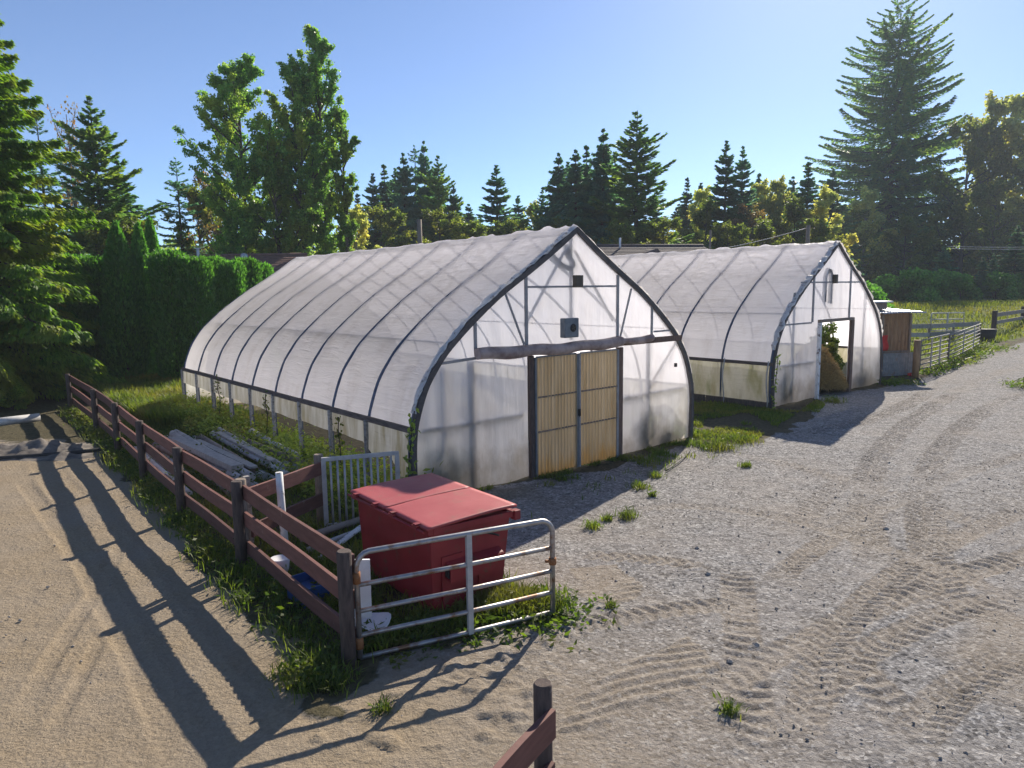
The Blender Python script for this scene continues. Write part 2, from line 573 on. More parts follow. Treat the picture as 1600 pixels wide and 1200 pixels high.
M['amber'] = amber_mat()
M['fir'] = leaf_mat('fir_needles', (0.074, 0.165, 0.079), (0.190, 0.335, 0.126), (0.258, 0.335, 0.091), trans=0.5, tcol=(1.7, 1.8, 0.7), nscale=0.35)
M['spruce'] = leaf_mat('spruce_needles', (0.073, 0.176, 0.151), (0.168, 0.317, 0.237), (0.199, 0.329, 0.157), trans=0.5, tcol=(1.6, 1.8, 0.9), nscale=0.3)
M['cedar'] = leaf_mat('cedar_fronds', (0.074, 0.166, 0.029), (0.175, 0.300, 0.043), (0.240, 0.267, 0.048), trans=0.55, tcol=(1.7, 1.7, 0.6), nscale=0.45)
M['thuja'] = leaf_mat('hedge_fronds', (0.061, 0.149, 0.041), (0.163, 0.325, 0.075), (0.097, 0.221, 0.063), trans=0.5, tcol=(1.5, 1.9, 0.6), nscale=0.9)
M['poplar'] = leaf_mat('poplar_leaves', (0.088, 0.198, 0.058), (0.251, 0.396, 0.095), (0.353, 0.382, 0.079), trans=0.55, tcol=(1.4, 1.6, 0.7), nscale=0.35, rough=0.4)
M['maple'] = leaf_mat('autumn_green_leaves', (0.084, 0.130, 0.037), (0.198, 0.238, 0.064), (0.246, 0.228, 0.061), trans=0.62, tcol=(1.5, 1.6, 0.6), nscale=0.35)
M['willow'] = leaf_mat('silvery_green_leaves', (0.258, 0.316, 0.151), (0.573, 0.600, 0.316), (0.573, 0.510, 0.180), trans=0.65, tcol=(1.5, 1.5, 0.6), nscale=0.35)
M['brown_leaf'] = leaf_mat('rusty_leaves', (0.170, 0.160, 0.064), (0.376, 0.296, 0.114), (0.342, 0.182, 0.091), trans=0.45, tcol=(1.5, 1.3, 0.6), nscale=0.5)
M['shrub'] = leaf_mat('shrub_leaves', (0.105, 0.202, 0.036), (0.331, 0.432, 0.070), (0.436, 0.461, 0.100), trans=0.55, tcol=(1.6, 1.7, 0.5), nscale=0.7)
M['weed'] = leaf_mat('weed_leaves', (0.043, 0.082, 0.019), (0.114, 0.154, 0.034), (0.146, 0.149, 0.039), trans=0.5, tcol=(1.6, 1.8, 0.5), nscale=1.2)
M['weed_dry'] = leaf_mat('dry_weed_leaves', (0.203, 0.313, 0.053), (0.404, 0.540, 0.107), (0.313, 0.313, 0.085), trans=0.45, tcol=(1.4, 1.3, 0.6), nscale=1.2)
M['grass'] = leaf_mat('grass_blades', (0.072, 0.121, 0.022), (0.171, 0.214, 0.042), (0.210, 0.197, 0.056), trans=0.5, tcol=(1.6, 1.7, 0.5), nscale=0.6)
M['grass_far'] = leaf_mat('field_grass', (0.105, 0.150, 0.022), (0.200, 0.230, 0.040), (0.220, 0.210, 0.060), trans=0.5, tcol=(1.5, 1.5, 0.5), nscale=0.15)
M['leaf_litter'] = leaf_mat('litter', (0.16, 0.11, 0.06), (0.36, 0.28, 0.19), trans=0.2)


def ground_mat():
    mt, nt, out = new_mat('yard_ground')
    at = N(nt, 'ShaderNodeAttribute', attribute_name='zone')
    sp = N(nt, 'ShaderNodeSeparateColor')
    nt.links.new(at.outputs['Color'], sp.inputs[0])
    # gravel stones: each cell its own grey
    tc = N(nt, 'ShaderNodeTexCoord')
    vo = N(nt, 'ShaderNodeTexVoronoi', feature='F1')
    vo.inputs['Scale'].default_value = 30
    nt.links.new(tc.outputs['Object'], vo.inputs['Vector'])
    svc = N(nt, 'ShaderNodeSeparateColor')
    nt.links.new(vo.outputs['Color'], svc.inputs[0])
    stones = ramp(nt, svc.outputs[0], [(0.0, (0.05, 0.047, 0.047)), (0.28, (0.22, 0.211, 0.208)), (0.8, (0.345, 0.328, 0.318)), (1.0, (0.62, 0.60, 0.58))])
    vo2 = N(nt, 'ShaderNodeTexVoronoi', feature='F1')
    vo2.inputs['Scale'].default_value = 9
    nt.links.new(tc.outputs['Object'], vo2.inputs['Vector'])
    sv2 = N(nt, 'ShaderNodeSeparateColor')
    nt.links.new(vo2.outputs['Color'], sv2.inputs[0])
    stones = mixc(nt, 0.33, stones, ramp(nt, sv2.outputs[0], [(0.0, (0.10, 0.095, 0.093)), (1.0, (0.42, 0.40, 0.385))]))
    big = noise(nt, 0.55, 6, 0.62)
    stones = mixc(nt, ramp(nt, big, [(0.44, (0, 0, 0)), (0.70, (0.45, 0.45, 0.45))]), stones, (0.34, 0.30, 0.265))
    # sand
    ns = noise(nt, 22, 6, 0.7)
    sand = ramp(nt, ns, [(0.25, (0.225, 0.172, 0.11)), (0.75, (0.435, 0.345, 0.24))])
    nl = noise(nt, 0.8, 5, 0.6)
    sand = mixc(nt, ramp(nt, nl, [(0.35, (0, 0, 0)), (0.7, (0.6, 0.6, 0.6))]), sand, (0.335, 0.285, 0.23))
    nk = noise(nt, 60, 3, 0.7)
    sand = mixc(nt, ramp(nt, nk, [(0.58, (0, 0, 0)), (0.72, (0.7, 0.7, 0.7))]), sand, (0.13, 0.105, 0.08))
    # soil under the plants
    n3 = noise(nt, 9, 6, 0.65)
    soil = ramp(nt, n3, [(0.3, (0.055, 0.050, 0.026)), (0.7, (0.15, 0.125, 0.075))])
    n5 = noise(nt, 1.4, 5, 0.65)
    field = ramp(nt, n5, [(0.3, (0.085, 0.125, 0.022)), (0.7, (0.16, 0.19, 0.035))])
    col = mixc(nt, sp.outputs[0], stones, sand)
    col = mixc(nt, sp.outputs[1], col, soil)
    col = mixc(nt, sp.outputs[2], col, field)
    p = N(nt, 'ShaderNodeBsdfPrincipled')
    nt.links.new(col, p.inputs['Base Color'])
    p.inputs['Roughness'].default_value = 0.95
    p.inputs['Specular IOR Level'].default_value = 0.15
    hb = N(nt, 'ShaderNodeMath', operation='ADD')
    nt.links.new(svc.outputs[1], hb.inputs[0])
    nt.links.new(ns, hb.inputs[1])
    b1 = N(nt, 'ShaderNodeBump')
    b1.inputs['Strength'].default_value = 0.9
    b1.inputs['Distance'].default_value = 0.045
    nt.links.new(hb.outputs[0], b1.inputs['Height'])
    b2 = N(nt, 'ShaderNodeBump')
    b2.inputs['Strength'].default_value = 0.5
    b2.inputs['Distance'].default_value = 0.05
    nt.links.new(noise(nt, 5, 6, 0.65), b2.inputs['Height'])
    nt.links.new(b1.outputs[0], b2.inputs['Normal'])
    nt.links.new(b2.outputs[0], p.inputs['Normal'])
    nt.links.new(p.outputs[0], out.inputs[0])
    return mt


M['ground'] = ground_mat()

# ------------------------------------------------------------------ site frame
YAW = 0.6981
AX = np.array([math.cos(YAW), math.sin(YAW)])          # along the greenhouse fronts
BX = np.array([-math.sin(YAW), math.cos(YAW)])         # back along the ridges
G1O = np.array([-1.772, 11.983])
G2O = np.array([8.111, 21.49])
FENCE = [G(x, y, 1.25)[:2] for x, y in ((105, 583), (145, 607), (178, 630), (217, 657), (276, 698), (369, 752), (537, 860))]


def W1(u, v, z=0.0):
    q = G1O + AX * u + BX * v
    return np.array([q[0], q[1], z])


def W2(u, v, z=0.0):
    q = G2O + AX * u + BX * v
    return np.array([q[0], q[1], z])


ROAD = [G(*q)[:2] for q in ((-900, 700), (20, 690), (105, 688), (165, 715), (245, 797), (345, 900), (442, 1003), (490, 1052))] + [np.array([-1.6, 5.6]), np.array([-1.6, 0.5]), np.array([-14, 0.5])]
YARD = [np.array([-1.7, 6.25])] + [G(*q)[:2] for q in ((600, 1035), (700, 1010), (800, 985), (850, 965), (800, 930), (720, 860), (720, 790), (765, 772), (955, 728), (1078, 690), (1100, 700), (1200, 690), (1280, 645), (1275, 616), (1375, 606), (1432, 594), (1482, 578), (1545, 552), (1600, 535), (1680, 510))] + [np.array([70, 66]), np.array([70, -8]), np.array([-1.6, -8])]
FIELD = [G(*q)[:2] for q in ((1435, 560), (1540, 541), (1610, 524), (1680, 508))] + [np.array([110, 75]), np.array([110, 135]), np.array([45, 120]), np.array([22, 45])]


# ------------------------------------------------------------------ ground
def rise(x, y):
    """the field beyond the paddock climbs gently"""
    return 1.7 * sstep(50, 72, np.asarray(y, float)) * sstep(20, 33, np.asarray(x, float))


def build_ground():
    xs = np.concatenate([np.linspace(-400, -40, 22), np.linspace(-36, -12, 50)[1:-1], np.arange(-12, 15.001, 0.032), np.linspace(15, 45, 110)[1:], np.linspace(48, 400, 22)])
    ys = np.concatenate([np.linspace(-60, 1.5, 16), np.arange(2.6, 9.5, 0.028), np.arange(9.5, 24, 0.055), np.linspace(24, 62, 150), np.linspace(66, 420, 24)])
    X, Y = np.meshgrid(xs, ys, indexing='ij')
    shp = X.shape
    x, y = X.ravel(), Y.ravel()
    inroad, inyard, infield = in_poly(x, y, ROAD), in_poly(x, y, YARD), in_poly(x, y, FIELD)
    # wobble the borders a little
    wx = x + (fbm(x, y, 0.9, 21) - 0.5) * 0.9
    wy = y + (fbm(x, y, 0.9, 31) - 0.5) * 0.9
    inroad, inyard, infield = in_poly(wx, wy, ROAD), in_poly(wx, wy, YARD), in_poly(wx, wy, FIELD)
    hard = inroad | inyard
    z = (fbm(x, y, 6, 1) - 0.5) * 0.06 + (fbm(x, y, 1.1, 5) - 0.5) * 0.03
    z = z + np.where(hard, (fbm(x, y, 0.22, 9, 3) - 0.5) * 0.022, (fbm(x, y, 0.5, 12, 3) - 0.5) * 0.07)
    near = (x > -12) & (x < 15) & (y > 2.4) & (y < 24)
    loose = np.zeros_like(x)
    tz = np.zeros_like(x)

    def track(pts, width, pitch, depth, skew=0.6, chev=True, alt=True, fade=1.3, lug=0.5, rut=0.010, seed=0):
        nonlocal tz, loose
        depth *= 0.95
        P = smooth_line([G(*q)[:2] for q in pts], 40)
        bb = (x > P[:, 0].min() - 1) & (x < P[:, 0].max() + 1) & (y > P[:, 1].min() - 1) & (y < P[:, 1].max() + 1) & hard
        idx = np.nonzero(bb)[0]
        if not len(idx):
            return
        d, s, sg = poly_dist(x[idx], y[idx], [tuple(q) for q in P])
        L = np.hypot(np.diff(P[:, 0]), np.diff(P[:, 1])).sum()
        en = sstep(0.0, fade, s) * sstep(0.0, fade, L - s)
        wid = width * (0.9 + 0.2 * vnoise(s, s * 0, 0.8, seed + 3))
        body = 1 - sstep(wid * 0.42, wid * 0.5, d)
        lane = np.exp(-((d - wid * 0.55) / 0.05) ** 2)
        ph = (s + (d if chev else d * sg) * skew) / pitch
        # alternate lugs on the two sides
        ph = ph + np.where(sg > 0, 0.5, 0.0) * (1 if chev and alt else 0)
        w = 0.5 + 0.5 * np.cos(2 * np.pi * ph)
        w = sstep(lug - 0.18, lug + 0.18, w)
        brk = sstep(0.18, 0.50, 0.75 * vnoise(x[idx], y[idx], 1.0, seed + 7) + 0.25 * vnoise(x[idx], y[idx], 0.22, seed + 17))
        ph = ph + 0.35 * (vnoise(x[idx], y[idx], 0.5, seed + 27) - 0.5)
        w = sstep(lug - 0.14, lug + 0.30, 0.5 + 0.5 * np.cos(2 * np.pi * ph))
        new = en * (-rut * body + depth * w * body * (0.25 + 0.75 * brk) + 0.008 * lane)
        tz[idx] = tz[idx] * (1 - 0.85 * body * en) + new
        loose[idx] = np.maximum(loose[idx], en * body * 0.6)

    track([(60, 715), (85, 745), (130, 805), (180, 865), (228, 945), (280, 1025), (345, 1115), (420, 1215)], 0.62, 0.12, 0.012, 0.6, seed=1)
    track([(30, 745), (110, 850), (190, 985), (255, 1120), (290, 1215)], 0.3, 0.12, 0.006, 0.4, rut=0.02, seed=2)
    track([(200, 830), (150, 920), (80, 1030), (20, 1150)], 0.22, 0.3, 0.003, 0.4, rut=0.018, seed=3)
    track([(170, 965), (130, 1050), (85, 1140), (60, 1200)], 0.16, 0.3, 0.002, 0.4, rut=0.02, seed=4)
    track([(1150, 880), (1154, 940), (1160, 1000), (1168, 1060), (1178, 1130), (1190, 1220)], 0.46, 0.18, 0.030, 0.30, alt=False, fade=0.7, seed=5)
    track([(790, 1020), (860, 995), (930, 975), (1000, 962), (1080, 950), (1160, 945), (1240, 955)], 0.36, 0.17, 0.032, 0.55, alt=False, fade=0.8, seed=6)
    track([(885, 868), (940, 870), (1000, 874), (1070, 882), (1120, 900)], 0.34, 0.19, 0.032, 0.7, alt=False, fade=0.6, seed=7)
    track([(960, 1150), (1040, 1105), (1120, 1070), (1240, 1010), (1390, 940), (1560, 880), (1700, 840)], 0.42, 0.18, 0.030, 0.5, alt=False, seed=8)
    track([(1260, 950), (1310, 1010), (1380, 1090), (1470, 1200)], 0.46, 0.19, 0.030, 0.4, alt=False, seed=9)
    track([(1130, 705), (1250, 730), (1400, 775), (1600, 845)], 0.5, 0.17, 0.028, 0.6, seed=10)
    track([(1330, 740), (1270, 790), (1240, 840)], 0.5, 0.16, 0.022, 0.5, seed=11)
    track([(1640, 560), (1540, 590), (1450, 640), (1380, 700), (1350, 780), (1370, 900)], 0.6, 0.19, 0.030, 0.7, seed=12)
    track([(1640, 600), (1570, 625), (1500, 670), (1450, 740), (1450, 850), (1500, 980)], 0.6, 0.19, 0.030, 0.7, seed=13)
    track([(1600, 540), (1500, 575), (1430, 625), (1340, 660), (1220, 680)], 0.6, 0.2, 0.030, 0.7, seed=14)
    track([(1640, 920), (1480, 960), (1340, 1030), (1240, 1130), (1200, 1210)], 0.4, 0.18, 0.026, 0.5, alt=False, seed=15)
    track([(1640, 700), (1500, 740), (1330, 820), (1180, 930)], 0.4, 0.15, 0.022, 0.6, seed=18)
    track([(1640, 780), (1520, 830), (1400, 900), (1300, 1000), (1260, 1110), (1250, 1220)], 0.42, 0.15, 0.024, 0.6, seed=19)
    track([(1640, 1010), (1540, 1050), (1450, 1120), (1400, 1210)], 0.42, 0.14, 0.026, 0.6, seed=20)
    track([(930, 800), (1080, 790), (1230, 810), (1420, 870), (1640, 960)], 0.36, 0.14, 0.018, 0.6, seed=21)
    track([(620, 1130), (690, 1085), (760, 1045), (850, 1010)], 0.30, 0.13, 0.026, 0.3, alt=False, seed=16)
    track([(660, 1150), (740, 1105), (840, 1060), (930, 1030)], 0.30, 0.13, 0.026, 0.3, alt=False, seed=17)

    def ridges(poly, pitch, depth, ang):
        nonlocal z, loose
        P = [G(*q)[:2] for q in poly]
        mk = in_poly(wx, wy, P) & hard
        c, s = math.cos(ang), math.sin(ang)
        t = (-x * s + y * c) / pitch + (fbm(x, y, 0.9, 41) - 0.5) * 1.6
        z = z + mk * depth * (0.5 + 0.5 * np.sin(2 * np.pi * t)) * sstep(0.3, 0.55, vnoise(x, y, 0.8, 44))
        loose = np.maximum(loose, mk * 0.9)

    ridges([(880, 885), (985, 880), (975, 925), (925, 940), (890, 920)], 0.15, 0.022, 0.18)
    ridges([(940, 1040), (1060, 1005), (1120, 1050), (1060, 1090), (960, 1130), (860, 1140)], 0.14, 0.024, 0.35)
    z = z + tz
    # lumps round the bottom middle where earth is churned
    ch = in_poly(wx, wy, [G(*q)[:2] for q in ((480, 1132), (560, 1085), (700, 1030), (850, 985), (900, 1010), (800, 1150), (480, 1200))]) & hard
    z = z + ch * (sstep(0.45, 0.75, fbm(x, y, 0.16, 51, 3)) * 0.035)
    # slope the ground gently where the hedge and woods stand
    sandw = np.where(inroad, 1.0, 0.0)
    nearsand = np.clip(1.15 - (x + 1.6) / 4.0, 0, 1) * np.clip((8.6 - y) / 2.5, 0, 1)
    patch = sstep(0.5, 0.68, fbm(x, y, 2.6, 61)) * np.clip((13 - y) / 5, 0, 1) * 0.45
    sandw = np.maximum(sandw, np.where(inyard, np.maximum(np.maximum(nearsand, patch), loose * 0.6 * np.clip((14 - y) / 4, 0.35, 1)), 0))
    soilw = np.where(hard, 0.0, 1.0)
    # soil tone mixed in patches into the gravel before the near greenhouse
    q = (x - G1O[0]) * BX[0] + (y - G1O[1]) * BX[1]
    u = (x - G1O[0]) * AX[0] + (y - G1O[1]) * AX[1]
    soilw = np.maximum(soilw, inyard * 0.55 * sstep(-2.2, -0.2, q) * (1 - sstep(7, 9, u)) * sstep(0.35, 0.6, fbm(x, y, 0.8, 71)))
    fieldw = np.where(infield, 1.0, 0.0)
    z = z + rise(x, y)
    V = np.stack([x, y, z], -1)
    f = grid_faces(len(xs), len(ys))
    me = arr_mesh('ground', V, f, np.full(len(f), 4), smooth=True)
    ca = me.color_attributes.new('zone', 'FLOAT_COLOR', 'POINT')
    cc = np.stack([sandw, soilw, fieldw, np.ones_like(x)], -1).astype(np.float32)
    ca.data.foreach_set('color', cc.ravel())
    o = link_mesh('ground', me, M['ground'])
    o['kind'] = 'structure'
    return o


build_ground()

# ------------------------------------------------------------------ greenhouses
PROF_U = [0.0, -0.03, 0.0, 0.10, 0.27, 0.47, 0.70, 1.02, 1.42, 2.02, 2.83, 3.45, 4.06]
PROF_Z = [0.0, 0.7, 1.3, 1.70, 2.12, 2.42, 2.70, 2.99, 3.31, 3.74, 4.22, 4.61, 5.02]


def profile(Wd, H, n=50):
    k = Wd / 2 / 4.06
    pts = smooth_line([(a * k, b * H / 5.02) for a, b in zip(PROF_U, PROF_Z)], 12 * n // 12 * 4)
    left = pts
    right = np.stack([Wd - left[::-1, 0], left[::-1, 1]], -1)
    full = np.vstack([left, right[1:]])
    seg = np.hypot(np.diff(full[:, 0]), np.diff(full[:, 1]))
    s = np.concatenate([[0], np.cumsum(seg)])
    ss = np.linspace(0, s[-1], 2 * n + 1)
    P = np.stack([np.interp(ss, s, full[:, 0]), np.interp(ss, s, full[:, 1])], -1)
    P[n] = (Wd / 2, H)
    return P, ss


def prof_normals(P):
    t = np.gradient(P, axis=0)
    nrm = np.stack([-t[:, 1], t[:, 0]], -1)
    nrm /= np.linalg.norm(nrm, axis=1)[:, None]
    return nrm


def roof_top(P, u):
    """height of the arch at u"""
    n = len(P) // 2
    l = np.interp(u, P[2:n + 1, 0], P[2:n + 1, 1])
    r = np.interp(u, P[n:-2, 0], P[n:-2, 1])
    return np.where(u <= P[n, 0], l, r)


def film_roof(name, P, ss, L, nb, mat, parent, zmin, seed, slack):
    nn = prof_normals(P)
    keep = P[:, 1] >= zmin - 1e-3
    Pk, nk, sk = P[keep], nn[keep], ss[keep]
    nv = nb * 16 + 1
    v = np.linspace(-0.03, L + 0.03, nv)
    S, V = np.meshgrid(sk, v, indexing='ij')
    fr = (V / L * nb) % 1.0
    bell = np.sin(np.pi * fr) ** 2
    mid = ss[-1] / 2
    dr = np.abs(S - mid)
    off = -0.022 * bell
    off += 0.062 * np.clip(1 - dr / 4.4, 0, 1) ** 0.8                 # film rides over the hoops near the ridge
    # slack folds running along the house, drooping between the hoops
    slackw = slack(V / L, dr)
    ph = (dr + 0.30 * bell + 0.25 * (vnoise(V, dr, 1.1, seed) - 0.5)) / 0.32
    fold = (0.5 + 0.5 * np.sin(2 * np.pi * ph)) ** 3
    off += 0.085 * fold * slackw * (0.25 + 0.75 * bell)
    off += (0.016 + 0.03 * slackw) * (fbm(V * 0.45, S, 0.45, seed + 5) - 0.5)
    off += 0.012 * (vnoise(V * 0.25, S, 0.12, seed + 9) - 0.5)
    U = Pk[:, 0][:, None] + nk[:, 0][:, None] * off
    Z = Pk[:, 1][:, None] + nk[:, 1][:, None] * off
    verts = np.stack([U, V, Z], -1).reshape(-1, 3)
    f = grid_faces(len(sk), nv)
    me = arr_mesh(name, verts, f, np.full(len(f), 4), smooth=True)
    return link_mesh(name, me, mat, parent)


def end_film(name, P, Wd, mat, parent, v0, hole, seed, du=0.05):
    """end wall sheet up to the arch with a doorway (u1,u2,ztop) left out"""
    mb_v, mb_f = [], []
    us = np.arange(0.03, Wd - 0.02, du)
    nz = 60

    def patch(uu, zb, zt):
        U = np.repeat(uu[:, None], nz, 1)
        t = np.linspace(0, 1, nz)[None, :]
        Z = zb[:, None] + (zt - zb)[:, None] * t
        n = (fbm(U * 2.2, Z * 0.45, 0.5, seed) - 0.5) * 0.05 + (vnoise(U, Z * 0.12, 0.07, seed + 3) - 0.5) * 0.014
        n += (vnoise(U + Z * 0.5, Z, 0.25, seed + 8) - 0.5) * 0.02
        edge = np.clip(np.minimum(Z - 0.02, (zt[:, None] - Z)) / 0.25, 0, 1)
        Vv = v0 + n * edge
        o = sum(len(q) for q in mb_v)
        mb_v.append(np.stack([U, Vv, Z], -1).reshape(-1, 3))
        mb_f.append(grid_faces(len(uu), nz, o))

    u1, u2, zh = hole
    seg = [np.linspace(0.03, u1, 40), np.linspace(u1, u2, 40), np.linspace(u2, Wd - 0.03, 40)]
    for i, uu in enumerate(seg):
        zt = roof_top(P, uu)
        base = 0.03 + 0.05 * vnoise(uu, uu * 0, 0.6, seed)
        zb = np.full_like(uu, zh) if i == 1 else np.minimum(base, zt - 0.05)
        patch(uu, zb, zt)
    f = np.vstack(mb_f)
    me = arr_mesh(name, np.vstack(mb_v), f, np.full(len(f), 4), smooth=True)
    return link_mesh(name, me, mat, parent)


def arch_strip(name, P, mat, parent, v, w, h, lift, zmin=0.0, i0=0, i1=None, rough=0.0, seed=0):
    """a bent strip following the arch: w along the ridge, h thick"""
    nn = prof_normals(P)
    idx = [i for i in range(len(P)) if P[i, 1] >= zmin][i0:i1]
    rng = np.random.default_rng(seed)
    vs, fs = [], []
    for k, i in enumerate(idx):
        j = rng.normal(0, rough, 4) if rough else np.zeros(4)
        for a, b, q in ((-0.5, 0, 0), (0.5, 0, 1), (0.5, 1, 2), (-0.5, 1, 3)):
            l = lift + b * h + j[q]
            vs.append((P[i, 0] + nn[i, 0] * l, v + a * w + j[(q + 1) % 4], P[i, 1] + nn[i, 1] * l))
        if k:
            o = 4 * k
            for c in range(4):
                fs.append((o - 4 + c, o - 4 + (c + 1) % 4, o + (c + 1) % 4, o + c))
    mb = MB()
    mb.add(vs, fs)
    return mb.build(name, mat, parent)


def greenhouse(origin, Wd, H, L, nb, name, label, door_hole, seed, skirt, slack):
    root = empty(name, (origin[0], origin[1], 0), YAW, label, 'greenhouse')
    P, ss = profile(Wd, H)
    n = len(P) // 2
    zb = 1.40
    # steel hoops
    for i in range(nb + 1):
        mb = MB()
        v = L * i / nb
        v = min(max(v, 0.03), L - 0.03)
        mb.tube([(p[0], v, p[1]) for p in P], 0.036 if i else 0.045, 8)
        mb.build('hoop', M['hoop'], root)
    film_roof('roof_cover', P, ss, L, nb, M['film_roof'], root, zb - 0.03, seed, slack)
    # purlins inside
    for frac in (0.30,):
        for side in (0, 1):
            k = int(n * (0.25 + frac * 0.75))
            k = k if side == 0 else len(P) - 1 - k
            nn = prof_normals(P)[k]
            mb = MB()
            mb.tube([(P[k, 0] - nn[0] * 0.10, 0.05, P[k, 1] - nn[1] * 0.10), (P[k, 0] - nn[0] * 0.10, L - 0.05, P[k, 1] - nn[1] * 0.10)], 0.018, 6)
            mb.build('purlin', M['galv'], root)
    mb = MB()
    mb.tube([(Wd / 2, 0.05, H - 0.08), (Wd / 2, L - 0.05, H - 0.08)], 0.03, 6)
    mb.build('ridge_pipe', M['hoop'], root)
    # boards along both sides at hip height
    for side in (0, 1):
        mb = MB()
        uo = -0.055 if side == 0 else Wd + 0.055
        for i in range(nb):
            v0, v1 = L * i / nb, L * (i + 1) / nb
            dz = rnd.uniform(-0.008, 0.008)
            mb.bar((uo, v0 - (0.06 if i == 0 else 0), zb + dz), (uo, v1 - 0.004, zb + dz), 0.045, 0.105)
        mb.build('hip_board', M['hip_wood'], root)
    # loose side sheets under the board
    for side in (0, 1):
        vs = np.linspace(0.02, L, nb * 10 + 1)
        zs = np.linspace(0, 1, 9)
        VV, TT = np.meshgrid(vs, zs, indexing='ij')
        low = skirt(VV)
        Z = (zb - 0.02) + (low - zb + 0.02) * TT
        out = 0.03 + 0.05 * (fbm(VV, TT * 2, 0.7, seed + 30 + side) - 0.5) * TT + 0.02 * TT
        U = -out - 0.01 if side == 0 else Wd + out + 0.01
        me = arr_mesh('side_sheet', np.stack([U + 0 * Z, VV, Z], -1).reshape(-1, 3), grid_faces(len(vs), 9), np.full((len(vs) - 1) * 8, 4), smooth=True)
        link_mesh('side_sheet', me, M['film_skirt'] if seed == 100 else M['film_old'], root)
    end_film('front_sheet', P, Wd, M['film_end'], root, -0.03, door_hole, seed + 40)
    end_film('back_sheet', P, Wd, M['film_end'], root, L + 0.02, (Wd / 2 - 1.2, Wd / 2 + 1.2, 2.45), seed + 60)
    return root, P


# ---- near greenhouse
W1D, L1, H1 = 8.12, 14.05, 5.03


def skirt1(v):
    base = 0.93 - 0.012 * np.sin(v * 4)
    # the sheet hangs lower, torn, by the front hoop
    return np.where(v < 1.7, 0.9 - 0.55 * np.clip((1.7 - v) / 1.2, 0, 1) * (0.6 + 0.4 * np.sin(v * 5 + 1)), base)


GH1, P1 = greenhouse(G1O, W1D, H1, L1, 9, 'greenhouse', 'large white plastic greenhouse with closed amber double doors behind the red dumpster',
                     (2.74, 5.44, 2.52), 100, skirt1,
                     lambda t, dr: np.clip((0.52 - t) / 0.35, 0, 1) * np.clip((3.2 - dr) / 2.0, 0, 1))
arch_strip('edge_strip', P1, M['edge_dark'], GH1, -0.055, 0.075, 0.10, -0.06, 0.0)
arch_strip('loose_cover_edge', P1, M['film_edge'], GH1, -0.005, 0.12, 0.03, 0.05, 1.6, rough=0.018, seed=5)


def frame1(name, pts, w, mat, v=-0.03, depth=0.03):
    mb = MB()
    a, b = pts
    mb.bar((a[0], v, a[1]), (b[0], v, b[1]), w, depth, up=(0, 1, 0))
    return mb.build(name, mat, GH1)


for i in range(1, 10):
    mb = MB()
    v = L1 * i / 9 - 0.02
    mb.box((-0.075, v, 0.62), (0.06, 0.085, 1.5))
    mb.build('ground_post', M['old_wood'], GH1)
# end wall frame
for pts, w, v in (
        (((2.66, 2.72), (2.66, 4.08)), 0.07, -0.05), (((5.34, 2.72), (5.34, 4.10)), 0.07, -0.05),
        (((2.72, 3.86), (5.28, 3.86)), 0.04, -0.045), (((5.80, 3.80), (5.44, 2.74)), 0.035, -0.045),
        (((2.14, 3.74), (2.60, 2.74)), 0.035, -0.045), (((6.53, 2.68), (6.53, 3.38)), 0.06, -0.05),
        (((1.40, 2.68), (1.40, 3.22)), 0.06, -0.05), (((0.62, 2.52), (2.62, 2.62)), 0.05, -0.045), (((6.62, 2.80), (7.30, 2.80)), 0.04, -0.045)):
    frame1('end_wall_batten', pts, w, M['grey_frame'], v)
for pts, w in ((((1.35, 0.06), (1.35, 2.5)), 0.16), (((0.72, 0.9), (0.72, 2.45)), 0.10), (((6.53, 0.06), (6.53, 2.6)), 0.10), (((0.2, 1.35), (2.6, 1.35)), 0.08), (((5.5, 1.35), (7.9, 1.35)), 0.07),
               (((3.99, 2.75), (3.99, 4.9)), 0.06), (((2.7, 3.1), (3.9, 4.7)), 0.05), (((5.3, 3.1), (4.1, 4.6)), 0.05), (((6.5, 1.4), (7.6, 2.5)), 0.05)):
    frame1('inner_stud', pts, w * 0.85, M['post_grey'], 0.05, 0.04)
# beam over the doors and the rolled sheet tied along it
frame1('lintel_beam', ((1.40, 2.605), (7.62, 2.605)), 0.13, M['post_brown'], -0.075, 0.05)
mb = MB()
pts = [(u, -0.15 + 0.02 * math.sin(u * 3.1), 2.645 - 0.03 * math.sin((u - 1.3) / 4.2 * math.pi) + 0.015 * math.sin(u * 5)) for u in np.linspace(1.35, 6.45, 60)]
mb.tube(pts, [0.10 + 0.035 * float(vnoise(u * 1.0, 0.3, 0.35, 4)) - (0.045 if u > 5.4 else 0) for u in np.linspace(1.35, 6.45, 60)], 10)
mb.build('rolled_sheet', M['film_brown'], GH1)
# door posts
for u, w, mt in ((2.755, 0.10, 'post_dark'), (5.40, 0.15, 'post_brown')):
    mb = MB()
    mb.box((u, -0.06, 1.26), (w, 0.10, 2.50))
    mb.build('door_post', M[mt], GH1, 0.006)


def corrugated(name, u0, u1, z0, z1, v, pitch, amp, mat, parent):
    nu = int((u1 - u0) / pitch * 8) + 1
    uu = np.linspace(u0, u1, nu)
    zz = np.linspace(z0, z1, 24)
    U, Z = np.meshgrid(uu, zz, indexing='ij')
    V = v + amp * np.clip(2.2 * np.sin(2 * np.pi * U / pitch) - 1.0, -1, 0.6) + 0.008 * (fbm(U, Z, 0.6, 81) - 0.5)
    f = grid_faces(nu, 24)
    me = arr_mesh(name, np.stack([U, V, Z], -1).reshape(-1, 3), f, np.full(len(f), 4), smooth=True)
    return link_mesh(name, me, mat, parent)


